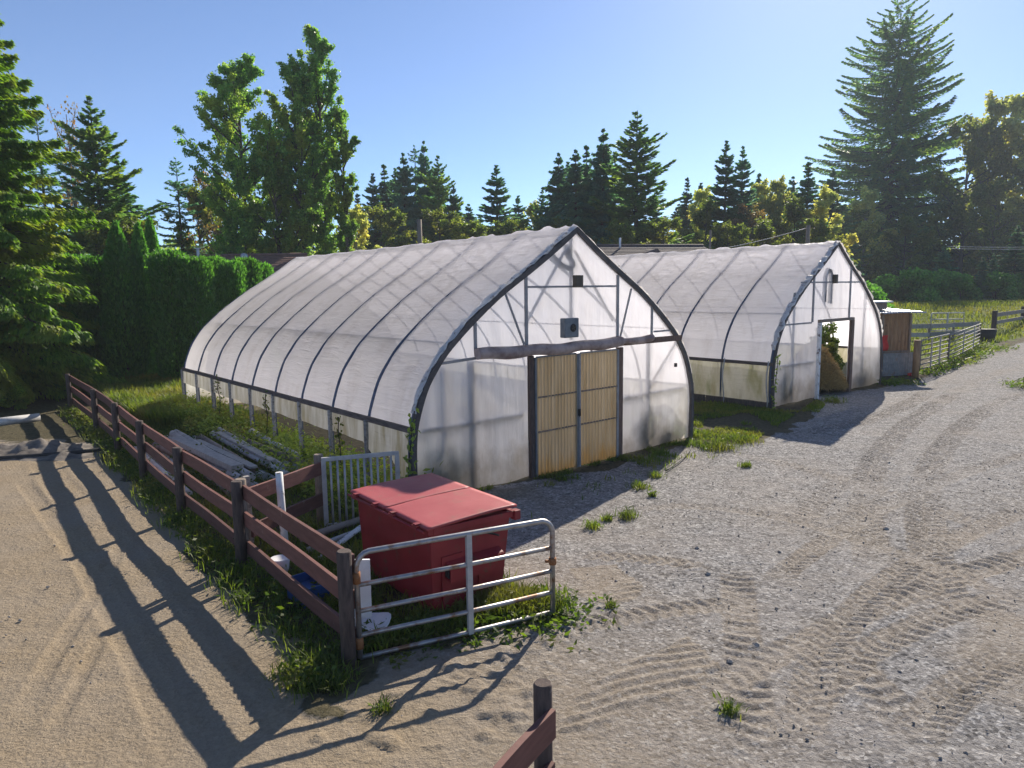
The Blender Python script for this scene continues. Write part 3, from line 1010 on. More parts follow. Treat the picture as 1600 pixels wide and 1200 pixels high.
for k, (ua, ub) in enumerate(((2.83, 4.02), (4.08, 5.30))):
    door = corrugated('door', ua + 0.03, ub - 0.02, 0.05, 2.46, -0.09, 0.0935, 0.034, M['amber'], GH1)
    for z in (0.95, 1.66):
        mb = MB()
        mb.bar((ua + 0.05, -0.118, z), (ub - 0.03, -0.118, z), 0.012, 0.035)
        for q in np.arange(ua + 0.09, ub - 0.06, 0.0935):
            mb.box((q, -0.128, z), (0.018, 0.012, 0.018))
        mb.build('batten', M['post_grey'], door)
    mb = MB()
    for u, w in ((ua + 0.012, 0.045), (ub - 0.008, 0.06)):
        mb.box((u, -0.10, 1.25), (w, 0.045, 2.44))
    mb.box(((ua + ub) / 2, -0.10, 2.475), (ub - ua - 0.08, 0.04, 0.03))
    mb.build('door_frame', M['grey_box'] if k == 0 else M['grey_frame'], door)
mb = MB()
mb.box((4.05, -0.14, 1.22), (0.05, 0.03, 0.14))
mb.tube([(4.03, -0.155, 1.27), (4.03, -0.19, 1.25), (4.03, -0.19, 1.16), (4.03, -0.155, 1.14)], 0.01, 6)
mb.build('door_latch', M['black'], GH1)
# fan box on the gable, a black disc stands for its shaded hole
fan = MB()
fan.box((3.76, -0.14, 3.02), (0.40, 0.16, 0.40))
fan_o = fan.build('fan_box', M['grey_box'], GH1, 0.02)
mb = MB()
mb.tube([(3.79, -0.223, 3.02), (3.79, -0.235, 3.02)], [0.085, 0.075], 20)
mb.build('fan_hole_shade', M['black'], fan_o)
mb = MB()
for k in range(4):
    t = k * math.pi / 2 + 0.4
    mb.bar((3.79, -0.238, 3.02), (3.79 + 0.06 * math.cos(t), -0.238, 3.02 + 0.06 * math.sin(t)), 0.02, 0.004, up=(0, 1, 0))
mb.build('fan_blade', M['brown_box'], fan_o)
mb = MB()
mb.box((4.03, -0.12, 3.97), (0.20, 0.12, 0.24))
mb.build('motor_box', M['brown_box'], GH1, 0.01)
mb = MB()
mb.tube(smooth_line([(3.90, 0.10, 4.72), (3.93, 0.09, 4.52), (4.08, 0.08, 4.34), (3.98, 0.07, 4.24), (3.72, 0.08, 4.32), (3.47, 0.10, 4.52), (3.42, 0.12, 4.56)], 50), 0.055, 8)
mb.tube([(4.02, 0.07, 4.26), (4.02, 0.05, 4.05)], 0.04, 8)
mb.build('duct_hose', M['black'], GH1)
mb = MB()
mb.box((7.45, -0.06, 1.95), (0.07, 0.04, 0.09))
mb.build('tie_block', M['black'], GH1)

# ---- far greenhouse
W2D, L2, H2 = 7.9, 14.3, 5.24
GH2, P2 = greenhouse(G2O, W2D, H2, L2, 8, 'greenhouse', 'white plastic greenhouse with open doorway showing straw, beside the wooden shed',
                     (2.80, 5.08, 2.58), 200, lambda v: 0.16 + 0.05 * np.sin(v * 2.3),
                     lambda t, dr: np.clip((0.75 - t) / 0.4, 0, 1) * np.clip((3.6 - dr) / 2.0, 0, 1))
arch_strip('edge_strip', P2, M['edge_dark'], GH2, -0.05, 0.07, 0.08, -0.05, 0.0)
arch_strip('loose_cover_edge', P2, M['film_edge'], GH2, -0.01, 0.16, 0.035, 0.045, 1.8, rough=0.024, seed=6)
for pts, w, v in ((((2.36, 2.62), (2.36, 4.30)), 0.08, -0.05), (((5.0, 2.62), (5.0, 4.45)), 0.08, -0.05), (((1.53, 3.92), (6.2, 3.92)), 0.05, -0.045), (((1.3, 0.1), (1.3, 3.6)), 0.07, 0.04), (((6.4, 0.1), (6.4, 3.7)), 0.07, 0.04), (((0.3, 2.6), (2.3, 2.6)), 0.05, -0.045), (((0.1, 1.3), (2.7, 1.3)), 0.06, 0.04)):
    mb = MB()
    mb.bar((pts[0][0], v, pts[0][1]), (pts[1][0], v, pts[1][1]), w, 0.04, up=(0, 1, 0))
    mb.build('end_wall_batten', M['grey_frame'], GH2)
for u, w, mt in ((2.84, 0.12, 'white_old'), (5.22, 0.20, 'post_brown')):
    mb = MB()
    mb.box((u, -0.07, 1.29), (w, 0.11, 2.58))
    mb.build('door_post', M[mt], GH2, 0.006)
mb = MB()
mb.bar((2.78, -0.07, 2.63), (5.32, -0.07, 2.63), 0.09, 0.10)
mb.build('lintel_beam', M['post_grey'], GH2)
mb = MB()
mb.box((3.72, -0.10, 4.03), (0.18, 0.12, 0.30))
mb.build('motor_box', M['brown_box'], GH2, 0.01)
mb = MB()
mb.tube([(3.30, 0.05, 3.25), (3.30, 0.05, 4.1), (3.45, 0.05, 4.35), (3.66, 0.05, 4.3), (3.72, 0.05, 4.1), (3.72, 0.05, 3.2)], 0.07, 8)
mb.build('duct_hose', M['black'], GH2)
mb = MB()
for i in range(6):
    mb.bar((-0.09, i * 2.35, 0.10), (-0.09, i * 2.35 + 2.3, 0.10), 0.05, 0.2)
mb.build('sill_board', M['dark_wood'], GH2)
for v in (0.06, 1.62, 3.4, 5.2, 6.9):
    mb = MB()
    mb.tube(smooth_line([(-0.10, v, 1.5), (-0.16, v + 0.03, 0.9), (-0.14, v - 0.02, 0.3), (-0.10, v, 0.02)], 12), 0.02, 6)
    mb.build('outer_stake', M['galv_old'], GH2)

# ------------------------------------------------------------------ fences
def rail_fence(name, label, posts, rails, side, post_r=0.075, top=1.25, square=False, rail_mat='rail_red', post_mat='post_dark', w=0.045, ext=(0.0, 0.0), group=None, sag=0.0):
    o = posts[0]
    root = empty(name, (o[0], o[1], 0), 0, label, 'fence', group)
    loc = [np.array([p[0] - o[0], p[1] - o[1]]) for p in posts]
    for i, p in enumerate(loc):
        mb = MB()
        tp = top + rnd.uniform(-0.03, 0.03)
        if square:
            mb.box((p[0], p[1], tp / 2 - 0.1), (post_r * 1.9, post_r * 1.9, tp + 0.2), YAW)
        else:
            mb.tube([(p[0], p[1], -0.2), (p[0], p[1], tp * 0.5), (p[0], p[1], tp - 0.015), (p[0], p[1], tp)], [post_r * 1.04, post_r, post_r, post_r * 0.86], 16)
        mb.build('post', M[post_mat], root)
    for i in range(len(loc) - 1):
        a, b = loc[i], loc[i + 1]
        d = (b - a) / np.linalg.norm(b - a)
        nrm = np.array([-d[1], d[0]]) * side * (post_r + w / 2 - 0.012)
        for zc, h in rails:
            j1, j2 = rnd.uniform(-0.022, 0.022), rnd.uniform(-0.022, 0.022)
            a2 = a + nrm - d * (ext[0] if i == 0 else -0.004)
            b2 = b + nrm + d * (ext[1] if i == len(loc) - 2 else -0.004)
            nseg = 6
            mb = MB()
            for k in range(nseg):
                pass
            pts = []
            for k in range(nseg + 1):
                t = k / nseg
                q = a2 + (b2 - a2) * t
                s = sag * math.sin(math.pi * t)
                pts.append((q[0], q[1], zc + j1 + (j2 - j1) * t - s))
            side3 = np.array([-d[1], d[0], 0])
            vs, fs = [], []
            for k, p in enumerate(pts):
                bow = 0.009 * math.sin(0.9 * k + 2.3 * i + 9 * zc)
                for aa, bb in ((-1, -1), (1, -1), (1, 1), (-1, 1)):
                    vs.append(np.array(p) + side3 * (aa * w / 2 + bow) + np.array([0, 0, bb * h / 2]))
                if k:
                    q = 4 * k
                    for c in range(4):
                        fs.append((q - 4 + c, q - 4 + (c + 1) % 4, q + (c + 1) % 4, q + c))
            fs += [(3, 2, 1, 0), (4 * nseg, 4 * nseg + 1, 4 * nseg + 2, 4 * nseg + 3)]
            mb.add(vs, fs)
            mb.build('rail', M[rail_mat], root, 0.004)
    return root


rail_fence('board_fence', 'long red brown three rail fence running along the sandy road to the gate', FENCE, [(1.075, 0.20), (0.69, 0.20), (0.30, 0.19)], 1)
rail_fence('board_fence', 'short red brown two rail fence crossing behind the dumpster to the barred panel',
           [FENCE[5] + np.array([0.02, 0.09]), G(497, 705, 1.27)[:2]], [(1.02, 0.21), (0.52, 0.20)], -1, post_mat='post_grey', ext=(-0.06, 0.03))
P848 = G(848, 1070, 1.25)[:2]
rail_fence('board_fence', 'fence end post with a reddish rail at the bottom edge of the yard', [P848, P848 + np.array([-0.62, -1.0])], [(1.02, 0.20), (0.62, 0.20)], 1, post_r=0.062)
# leaning white post and its stub stake behind the fence
pw = G(437, 738, 1.32)
mb = MB()
mb.tube([(pw[0] + 0.02, pw[1] + 0.02, -0.1), (pw[0], pw[1], 0.7), (pw[0] - 0.01, pw[1], 1.32)], [0.05, 0.052, 0.05], 14)
tag(mb.build('post', M['white_old'], None), 'peeling white painted post standing behind the corner of the red fence', 'post')
ps = G(384, 744, 1.22)
mb = MB()
mb.box((ps[0], ps[1], 0.6), (0.085, 0.085, 1.24), YAW)
tag(mb.build('stake', M['old_wood'], None, 0.004), 'short squared grey stake beside the fence corner post', 'stake')

# barred panel
a, b = G(505, 716, 1.22)[:2], G(620, 706, 1.22)[:2]
root = empty('barred_panel', (a[0], a[1], 0), math.atan2(b[1] - a[1], b[0] - a[0]), 'grey metal panel of vertical bars standing between the fence and the greenhouse', 'gate')
Lb = float(np.linalg.norm(b - a))
mb = MB()
mb.bar((-0.03, 0, 1.20), (Lb + 0.03, 0, 1.20), 0.045, 0.06)
mb.bar((0, 0, 0.12), (Lb, 0, 0.12), 0.04, 0.05)
mb.bar((0, 0, 0.02), (0, 0, 1.17), 0.07, 0.045, up=(0, 1, 0))
mb.bar((Lb, 0, 0.02), (Lb, 0, 1.17), 0.07, 0.045, up=(0, 1, 0))
mb.build('frame', M['galv_old'], root)
for k in range(1, 11):
    mb = MB()
    mb.tube([(Lb * k / 11, 0, 0.12), (Lb * k / 11 + rnd.uniform(-.006, .006), 0, 1.19)], 0.018, 8)
    mb.build('bar', M['galv_old'], root)


# tubular gates
def tube_gate(name, label, a, b, z0, ztop, levels, r, mat, round_l=True, round_r=True, mids=(0.54,), hinge=True, droop=0.0, group=None):
    a, b = np.array(a[:2]), np.array(b[:2])
    L = float(np.linalg.norm(b - a))
    root = empty(name, (a[0], a[1], 0), math.atan2(b[1] - a[1], b[0] - a[0]), label, 'gate', group)
    c = 0.16
    pts = [(0, 0, z0)]
    if round_l:
        pts += [(0, 0, ztop - c)] + [(c - c * math.cos(t), 0, ztop - c + c * math.sin(t)) for t in np.linspace(0.25, 1.4, 5)]
    else:
        pts += [(0, 0, ztop)]
    if round_r:
        pts += [(L - c + c * math.sin(t), 0, ztop - droop - c + c * math.cos(t)) for t in np.linspace(0.15, 1.4, 5)] + [(L, 0, ztop - droop - c)]
    else:
        pts += [(L, 0, ztop - droop)]
    pts += [(L, 0, z0 - droop)]
    mb = MB()
    mb.tube(pts, r, 10)
    mb.build('frame', M[mat], root)
    for z in levels:
        mb = MB()
        mb.tube([(0, 0, z), (L * 0.5, 0, z - droop * 0.5 - 0.008), (L, 0, z - droop)], r * 0.86, 10)
        mb.build('rail', M[mat], root)
    for t in mids:
        mb = MB()
        mb.bar((L * t, -r * 0.4, z0 - 0.02 - droop * t), (L * t, -r * 0.4, ztop - droop * t), r * 2.0, r * 1.7, up=(0, 1, 0))
        mb.build('brace', M['galv_old'], root)
    if hinge:
        for z in (ztop - 0.26, z0 + 0.16):
            mb = MB()
            mb.tube([(0, 0, z - 0.06), (0, 0, z + 0.06)], r * 1.35, 10)
            mb.bar((-0.12, 0, z + 0.03), (0, 0, z + 0.03), 0.03, 0.03)
            mb.build('hinge', M['rust'], root)
        mb = MB()
        mb.tube([(L, 0, 0.66), (L, 0, 0.74)], r * 1.45, 10)
        mb.bar((L - 0.02, 0, 0.70), (L - 0.10, -0.02, 0.72), 0.025, 0.03)
        mb.build('latch', M['rust'], root)
    return root


tube_gate('tube_gate', 'rusty galvanised tube gate swung in front of the red dumpster', np.array([-1.60, 6.70]), G(864, 966)[:2], 0.08, 1.20, (0.08, 0.32, 0.58, 0.86), 0.030, 'galv', hinge=True)

# ------------------------------------------------------------------ dumpster
dl, df = np.array([-2.20, 9.15]), np.array([-0.96, 7.56])
dx = (df - dl) / np.linalg.norm(df - dl)                 # along the long side, towards the camera
dy = np.array([-dx[1], dx[0]])                            # across, to the right and back
Ld, Wd_ = 2.0, 1.26
ang = math.atan2(dx[1], dx[0])
D = empty('dumpster', (dl[0], dl[1], 0), ang, 'red steel dumpster with two flat lids behind the tube gate', 'dumpster')
mb = MB()
bt, tp_ = 0.06, 1.08
ins = 0.09
mb.hexa([(0.07 + ins, 0.07, bt), (Ld - 0.07, 0.07, bt), (Ld - 0.07, Wd_ - 0.09 - ins, bt), (0.07 + ins, Wd_ - 0.09 - ins, bt),
         (0.05, 0.05, tp_), (Ld - 0.05, 0.05, tp_), (Ld - 0.05, Wd_ - 0.05, tp_ - 0.03), (0.05, Wd_ - 0.05, tp_ - 0.03)])
body = mb.build('body', M['red_body'], D, 0.012)
mb = MB()
for p, q in (((0.0, 0.03, tp_), (Ld, 0.03, tp_)), ((0.0, Wd_ - 0.03, tp_ - 0.03), (Ld, Wd_ - 0.03, tp_ - 0.03)), ((0.03, 0.06, tp_), (0.03, Wd_ - 0.06, tp_ - 0.03)), ((Ld - 0.03, 0.06, tp_), (Ld - 0.03, Wd_ - 0.06, tp_ - 0.03))):
    mb.bar(p, q, 0.07, 0.075)
mb.box((Ld - 0.02, Wd_ + 0.01, tp_ - 0.05), (0.10, 0.09, 0.12))
mb.build('rim', M['red_body'], D, 0.006)
for k in range(2):
    x0, x1 = (0.0, Ld / 2 - 0.012) if k == 0 else (Ld / 2 + 0.012, Ld + 0.01)
    nx, ny = 24, 20
    XX, YY = np.meshgrid(np.linspace(x0, x1, nx), np.linspace(-0.02, Wd_ + 0.01, ny), indexing='ij')
    ZZ = 1.142 + 0.018 * (fbm(XX + k * 3, YY, 0.8, 91) - 0.5) + 0.012 * np.sin(np.pi * (YY / Wd_)) + 0.02 * (YY / Wd_)
    top = np.stack([XX, YY, ZZ], -1).reshape(-1, 3)
    botm = top - np.array([0, 0, 0.03])
    f = grid_faces(nx, ny)
    fb = f[:, ::-1] + nx * ny
    ring = [i * ny for i in range(nx)] + [(nx - 1) * ny + j for j in range(1, ny)] + [i * ny + ny - 1 for i in range(nx - 2, -1, -1)] + [j for j in range(ny - 2, 0, -1)]
    rf = [(ring[i], ring[i] + nx * ny, ring[(i + 1) % len(ring)] + nx * ny, ring[(i + 1) % len(ring)]) for i in range(len(ring))]
    allf = np.vstack([f, fb, np.array(rf)])
    me = arr_mesh('lid', np.vstack([top, botm]), allf, np.full(len(allf), 4))
    lid = link_mesh('lid', me, M['red_lid'], D)
    for xx in ((x0 + 0.22), (x1 - 0.22)):
        mb = MB()
        mb.box((xx, -0.045, 1.105), (0.11, 0.05, 0.05))
        mb.box((xx, -0.03, 1.135), (0.07, 0.07, 0.035))
        mb.build('hinge', M['red_body'], lid)
mb = MB()
mb.tube([(0.02, -0.055, 1.095), (Ld - 0.02, -0.055, 1.095)], 0.016, 8)
mb.build('hinge_rod', M['red_body'], D)
# fork pockets on the two short ends
for s, xe in ((1, Ld - 0.05), (-1, 0.07)):
    mb = MB()
    xo = xe + s * 0.10
    y0_, y1_, z0_, z1_ = 0.24, 1.02, 0.46, 0.66
    th = 0.02
    mb.bar((xe, (y0_ + y1_) / 2, z1_), (xo, (y0_ + y1_) / 2, z1_ - 0.04), y1_ - y0_, th)
    mb.bar((xe, (y0_ + y1_) / 2, z0_), (xo, (y0_ + y1_) / 2, z0_), y1_ - y0_, th)
    mb.box((xo + s * 0.01, (y0_ + y1_) / 2, (z0_ + z1_) / 2 - 0.03), (th, y1_ - y0_, z1_ - z0_ - 0.02))
    mb.box((xe + s * 0.004, 0.34, 0.42), (0.012, 0.30, 0.62))
    mb.box((xe + s * 0.004, 0.86, 0.36), (0.012, 0.30, 0.36))
    mb.build('fork_pocket', M['red_body'], D)
    mb = MB()
    mb.box((xe + s * 0.05, y0_ - 0.004, 0.555), (0.085, 0.012, 0.13))
    mb.build('pocket_mouth_shade', M['black'], D)  # black block stands for the shade inside the pocket
mb = MB()
mb.tube(smooth_line([(Ld - 0.045, 0.62, 0.93), (Ld - 0.0, 0.75, 0.92), (Ld - 0.0, 0.92, 0.86), (Ld - 0.01, 1.0, 0.82)], 16), 0.012, 6)
mb.build('lid_cable', M['black'], D)
mb = MB()
for xx in (0.25, Ld - 0.25):
    for yy in (0.2, Wd_ - 0.35):
        mb.box((xx, yy, 0.03), (0.16, 0.10, 0.07))
mb.build('skid_foot', M['black'], D)

# ------------------------------------------------------------------ timber and pole pile by the fence
ORD = ['first', 'second', 'third', 'fourth', 'fifth', 'sixth', 'seventh', 'eighth', 'ninth', 'tenth', 'eleventh', 'twelfth', 'thirteenth', 'fourteenth', 'fifteenth', 'sixteenth', 'seventeenth', 'eighteenth', 'nineteenth', 'twentieth', 'twenty-first', 'twenty-second', 'twenty-third', 'twenty-fourth', 'twenty-fifth', 'twenty-sixth', 'twenty-seventh', 'twenty-eighth', 'twenty-ninth', 'thirtieth']
fd = (FENCE[5] - FENCE[4]) / np.linalg.norm(FENCE[5] - FENCE[4])   # along the fence towards the camera
fn = np.array([-fd[1], fd[0]])                                     # from the fence to the greenhouse
pile0 = FENCE[4] - fd * 0.55


def log_pts(s0, s1, off0, off1, z0, z1):
    p = pile0 + fd * s0 + fn * off0
    q = pile0 + fd * s1 + fn * off1
    return [(p[0], p[1], z0), ((p[0] + q[0]) / 2, (p[1] + q[1]) / 2, (z0 + z1) / 2 - 0.01), (q[0], q[1], z1)]


n_round = 0
rp = random.Random(5)
for layer, (offs, z, lo, hi) in enumerate((([0.34 + 0.20 * i for i in range(15)], 0.09, -5.6, -0.2), ([1.05 + 0.27 * i for i in range(8)], 0.22, -5.0, -0.4))):
    for i, off in enumerate(offs):
        r = rp.uniform(0.065, 0.10)
        s0 = lo + rp.uniform(-0.9, 0.9)
        s1 = hi + rp.uniform(-1.3, 0.35) - 0.12 * max(0, off - 1.6) - 0.5 * max(0, 1.2 - off)
        mb = MB()
        mb.tube(log_pts(s0, s1, off + rp.uniform(-.16, .16), off + rp.uniform(-.30, .22), z + rp.uniform(-.01, .07) * (1 + layer), z + rp.uniform(-.02, .06)), [r, r * 0.97, r * 0.92], 12)
        kind = ('pole_grey', 'pole_brown')[(i + layer) % 3 == 1]
        o = mb.build('pole', M[kind], None)
        tag(o, '%s round pole in the %s layer of the pile, %s from the fence' % ('grey' if kind == 'pole_grey' else 'brown', 'bottom' if layer == 0 else 'top', ORD[i]), 'pole', 'poles stacked between the fence and the greenhouse')
        n_round += 1
# squared boards on top
for i, (s0, s1, o0, o1, w, h, z, lab) in enumerate((
        (-4.6, -0.83, 1.25, 1.43, 0.24, 0.13, 0.38, 'thick square grey beam with a split end lying on the poles'),
        (-4.2, -0.75, 1.62, 1.72, 0.16, 0.05, 0.36, 'flat pale board lying beside the split beam on the poles'),
        (-4.8, -1.0, 2.3, 2.2, 0.14, 0.06, 0.36, 'flat grey plank crossing the pile near the greenhouse'))):
    p = log_pts(s0, s1, o0, o1, z, z - 0.02)
    mb = MB()
    mb.bar(p[0], p[2], w, h)
    tag(mb.build('timber', M['timber_grey'], None, 0.006), lab, 'timber', 'squared timbers on the pole pile')
# pipes and boards behind the dumpster corner
for px1, py1, px2, py2, z, r, mt, lab in ((470, 842, 575, 808, 0.16, 0.055, 'pole_brown', 'brown round pole lying behind the dumpster below the barred panel'),
                                          (480, 860, 585, 820, 0.10, 0.045, 'pole_grey', 'grey round pole lying just in front of the brown pole behind the dumpster')):
    p, q = G(px1, py1, z), G(px2, py2, z)
    mb = MB()
    mb.tube([p, (p + q) / 2, q], [r, r, r * 0.95], 12)
    tag(mb.build('pole', M[mt], None), lab, 'pole', 'poles lying behind the dumpster')
p, q = G(500, 872, 0.05), G(566, 822, 0.18)
mb = MB(); mb.bar(p, q, 0.09, 0.03)
tag(mb.build('plank', M['white_old'], None), 'thin white painted plank leaning to the dumpster under the grey pole', 'plank')
# white board and plastic scraps behind the gate hinge
p = G(560, 930)
mb = MB()
p0 = np.array([-1.72, 7.05])
mb.hexa([(p0[0], p0[1], 0.30), (p0[0] + 0.16, p0[1] + 0.10, 0.30), (p0[0] + 0.15, p0[1] + 0.13, 0.30), (p0[0] - 0.01, p0[1] + 0.03, 0.30),
         (p0[0] + 0.0, p0[1] + 0.02, 0.98), (p0[0] + 0.16, p0[1] + 0.12, 0.94), (p0[0] + 0.15, p0[1] + 0.15, 0.94), (p0[0] - 0.01, p0[1] + 0.05, 0.98)])
mb.hexa([(p0[0], p0[1], 0.0), (p0[0] + 0.05, p0[1] + 0.03, 0.0), (p0[0] + 0.04, p0[1] + 0.06, 0.0), (p0[0] - 0.01, p0[1] + 0.03, 0.0),
         (p0[0], p0[1], 0.30), (p0[0] + 0.05, p0[1] + 0.03, 0.30), (p0[0] + 0.04, p0[1] + 0.06, 0.30), (p0[0] - 0.01, p0[1] + 0.03, 0.30)])
tag(mb.build('board', M['white'], None), 'narrow white board standing behind the gate hinge', 'board')
q = G(575, 995)
mb = MB()
th = np.linspace(0, 2 * math.pi, 22, endpoint=False)
vs = [(q[0] + 0.26 * math.cos(t), q[1] + 0.17 * math.sin(t), 0.20 + 0.05 * math.sin(t * 2) + 0.03 * math.cos(3 * t)) for t in th] + [(q[0] + 0.10 * math.cos(t), q[1] + 0.07 * math.sin(t), 0.13) for t in th]
mb.add(vs, [(i, (i + 1) % 22, 22 + (i + 1) % 22, 22 + i) for i in range(22)] + [tuple(range(22, 44))], True)
o = mb.build('basin', M['white'], None)
so = o.modifiers.new('solid', 'SOLIDIFY'); so.thickness = 0.012
tag(o, 'broken white plastic basin in the weeds under the gate', 'basin')
q = G(436, 905)
mb = MB()
mb.tube([(q[0], q[1], 0.0), (q[0] + 0.02, q[1], 0.16), (q[0] + 0.03, q[1], 0.29), (q[0] + 0.03, q[1], 0.30)], [0.10, 0.12, 0.13, 0.12], 18)
tag(mb.build('bucket', M['white'], None), 'white plastic bucket in the weeds inside the fence', 'bucket')
q = G(483, 938)
mb = MB()
mb.box((q[0], q[1], 0.14), (0.50, 0.30, 0.03), ang + 0.1)
for sx_ in (-1, 1):
    mb.box((q[0] + sx_ * 0.25 * math.cos(ang + .1), q[1] + sx_ * 0.25 * math.sin(ang + .1), 0.14), (0.02, 0.31, 0.26), ang + 0.1)
    mb.box((q[0] - sx_ * 0.16 * math.sin(ang + .1), q[1] + sx_ * 0.16 * math.cos(ang + .1), 0.14), (0.48, 0.02, 0.26), ang + 0.1)
tag(mb.build('crate', M['blue'], None, 0.006), 'blue plastic crate lying in the weeds inside the fence', 'crate')

# flattened tarps and hose on the sandy road
tp = G(48, 706)
nx, ny = 60, 34
XX, YY = np.meshgrid(np.linspace(-2.2, 2.1, nx), np.linspace(-1.0, 1.0, ny), indexing='ij')
rr = np.sqrt((XX / 2.15) ** 2 + (YY / 0.95) ** 2) + (fbm(XX, YY, 0.7, 95) - 0.5) * 0.5
ZZ = np.clip(1 - rr, -0.12, 1) * 0.16 + (np.abs(fbm(XX, YY, 0.55, 96, 5) - 0.5) * 0.5 + (fbm(XX * 2, YY * 1.5, 0.22, 97) - 0.5) * 0.22) * np.clip(1.1 - rr, 0, 1) + 0.01
me = arr_mesh('tarp', np.stack([XX + tp[0], YY + tp[1], ZZ], -1).reshape(-1, 3), grid_faces(nx, ny), np.full((nx - 1) * (ny - 1), 4), smooth=True)
tag(link_mesh('tarp', me, M['tarp']), 'crumpled dusty dark tarp lying flat on the sandy road', 'tarp')
mb = MB()
hp = smooth_line([(tp[0] - 1.6, tp[1] - 0.75, 0.05), (tp[0] - 0.6, tp[1] - 0.95, 0.05), (tp[0] + 0.6, tp[1] - 0.70, 0.06), (tp[0] + 1.5, tp[1] - 0.35, 0.06), (tp[0] + 2.1, tp[1] + 0.3, 0.05), (tp[0] + 2.3, tp[1] + 0.8, 0.05)], 60)
mb.tube(hp, 0.055, 8)
tag(mb.build('hose', M['black'], None), 'thick black hose curling round the edge of the dusty tarp', 'hose')
p, q = G(-40, 664, 0.12), G(62, 652, 0.12)
mb = MB(); mb.tube([p, q], 0.13, 14)
tag(mb.build('log', M['pole_grey'], None), 'pale bare log lying in the shade beyond the tarp', 'log')
# thin black hose running off the greenhouse corner
mb = MB()
hp = smooth_line([np.append(G(1082, 688)[:2], 0.05), np.append(G(1078, 705)[:2], 0.03), np.append(G(1065, 720)[:2], 0.03), np.append(G(1040, 738)[:2], 0.03)], 20)
mb.tube(hp, 0.014, 6)
tag(mb.build('cable', M['black'], None), 'thin black cable trailing on the gravel from the greenhouse corner', 'cable')

# ------------------------------------------------------------------ shed, paddock gates, far fence, tub
shed_p = G(1372, 588)
sy = YAW
S = empty('shed', (shed_p[0], shed_p[1], 0), 0.25, 'small tan wooden shed with a corrugated tin roof beside the far greenhouse', 'shed')


def corr_wall(name, x0, x1, z0, z1, y, pitch, amp, mat, parent, ax=0):
    nu = int((x1 - x0) / pitch * 6) + 1
    uu = np.linspace(x0, x1, nu); zz = np.linspace(z0, z1, 6)
    U, Z = np.meshgrid(uu, zz, indexing='ij')
    tri = np.clip(np.sin(2 * np.pi * U / pitch) * 1.8, -1, 1) * amp
    V = y + tri
    vv = np.stack([U, V, Z] if ax == 0 else [V, U, Z], -1).reshape(-1, 3)
    f = grid_faces(nu, 6)
    me = arr_mesh(name, vv, f, np.full(len(f), 4))
    return link_mesh(name, me, mat, parent)


corr_wall('front_wall', 0.0, 1.45, 0.62, 2.62, 0.0, 0.20, 0.03, M['shed_wood'], S)
corr_wall('side_wall', 0.0, 2.6, 0.05, 2.62, 1.45, 0.20, 0.03, M['shed_wood'], S, 1)
corr_wall('side_wall', 0.0, 2.6, 0.05, 2.62, 0.0, 0.20, 0.03, M['shed_wood'], S, 1)
corr_wall('back_wall', 0.0, 1.45, 0.05, 2.62, 2.6, 0.20, 0.03, M['shed_wood'], S)
mb = MB(); mb.box((0.70, -0.06, 1.02), (1.35, 0.05, 0.08)); mb.box((0.02, -0.05, 1.3), (0.1, 0.09, 2.6)); mb.box((1.42, -0.05, 1.3), (0.1, 0.09, 2.6))
mb.build('frame', M['post_grey'], S)
corr_wall('lower_panel', -0.02, 1.55, 0.02, 0.98, -0.22, 0.12, 0.02, M['tin_dull'], S)
nu, nv = 90, 12
UU, VV = np.meshgrid(np.linspace(-0.25, 1.85, nu), np.linspace(-0.45, 2.9, nv), indexing='ij')
ZZ = 2.68 + 0.05 * VV + 0.025 * np.sin(2 * np.pi * UU / 0.15) + 0.02 * np.sin(UU * 2)
f = grid_faces(nu, nv)
me = arr_mesh('roof', np.stack([UU, VV, ZZ], -1).reshape(-1, 3), f, np.full(len(f), 4), smooth=True)
roof = link_mesh('roof', me, M['tin'], S)
so = roof.modifiers.new('solid', 'SOLIDIFY'); so.thickness = 0.015
mb = MB(); mb.box((0.35, 0.9, 2.92), (0.8, 0.7, 0.30)); mb.build('vent_box', M['post_grey'], S)
mb = MB(); mb.box((0.35, 0.85, 3.10), (1.05, 1.0, 0.06)); mb.build('vent_roof', M['tin'], S)
# red rag and a red tag
for (px, py, z, w, h, lab) in ((1382, 536, 1.25, 0.13, 0.32, 'red rag hanging on the front of the wooden shed'), (1421, 591, 0.25, 0.11, 0.22, 'small red rag by the foot of the tin panel at the shed')):
    c = AT(px, py, float(shed_p[1]) - 0.12)
    nn_ = 8
    A, B = np.meshgrid(np.linspace(-w, w, nn_), np.linspace(-h, h, nn_), indexing='ij')
    Yv = 0.03 * np.sin(A * 30) + 0.02 * np.sin(B * 12)
    me = arr_mesh('rag', np.stack([c[0] + A * (1 - 0.25 * np.sin(B * 9)), c[1] + Yv, c[2] + B + 0.05 * A], -1).reshape(-1, 3), grid_faces(nn_, nn_), np.full((nn_ - 1) ** 2, 4), smooth=True)
    o = link_mesh('rag', me, M['red_cloth'])
    so = o.modifiers.new('solid', 'SOLIDIFY'); so.thickness = 0.012
    tag(o, lab, 'rag')
gpa, gpb, gpc = G(1436, 587)[:2], G(1480, 571)[:2], G(1530, 543)[:2]
mb = MB(); pq = G(1430, 590); mb.tube([(pq[0], pq[1], -0.1), (pq[0], pq[1], 1.55)], 0.13, 12)
tag(mb.build('post', M['shed_wood'], None), 'stout wooden gate post between the shed and the paddock gate', 'post')
lv = [0.25 + 0.2 * i for i in range(6)]
tube_gate('tube_gate', 'grey six rail paddock gate hung on the stout wooden post', gpa, gpb, 0.2, 1.48, lv, 0.032, 'galv_dark', False, False, (0.35, 0.66), hinge=False, group='paddock gate panels')
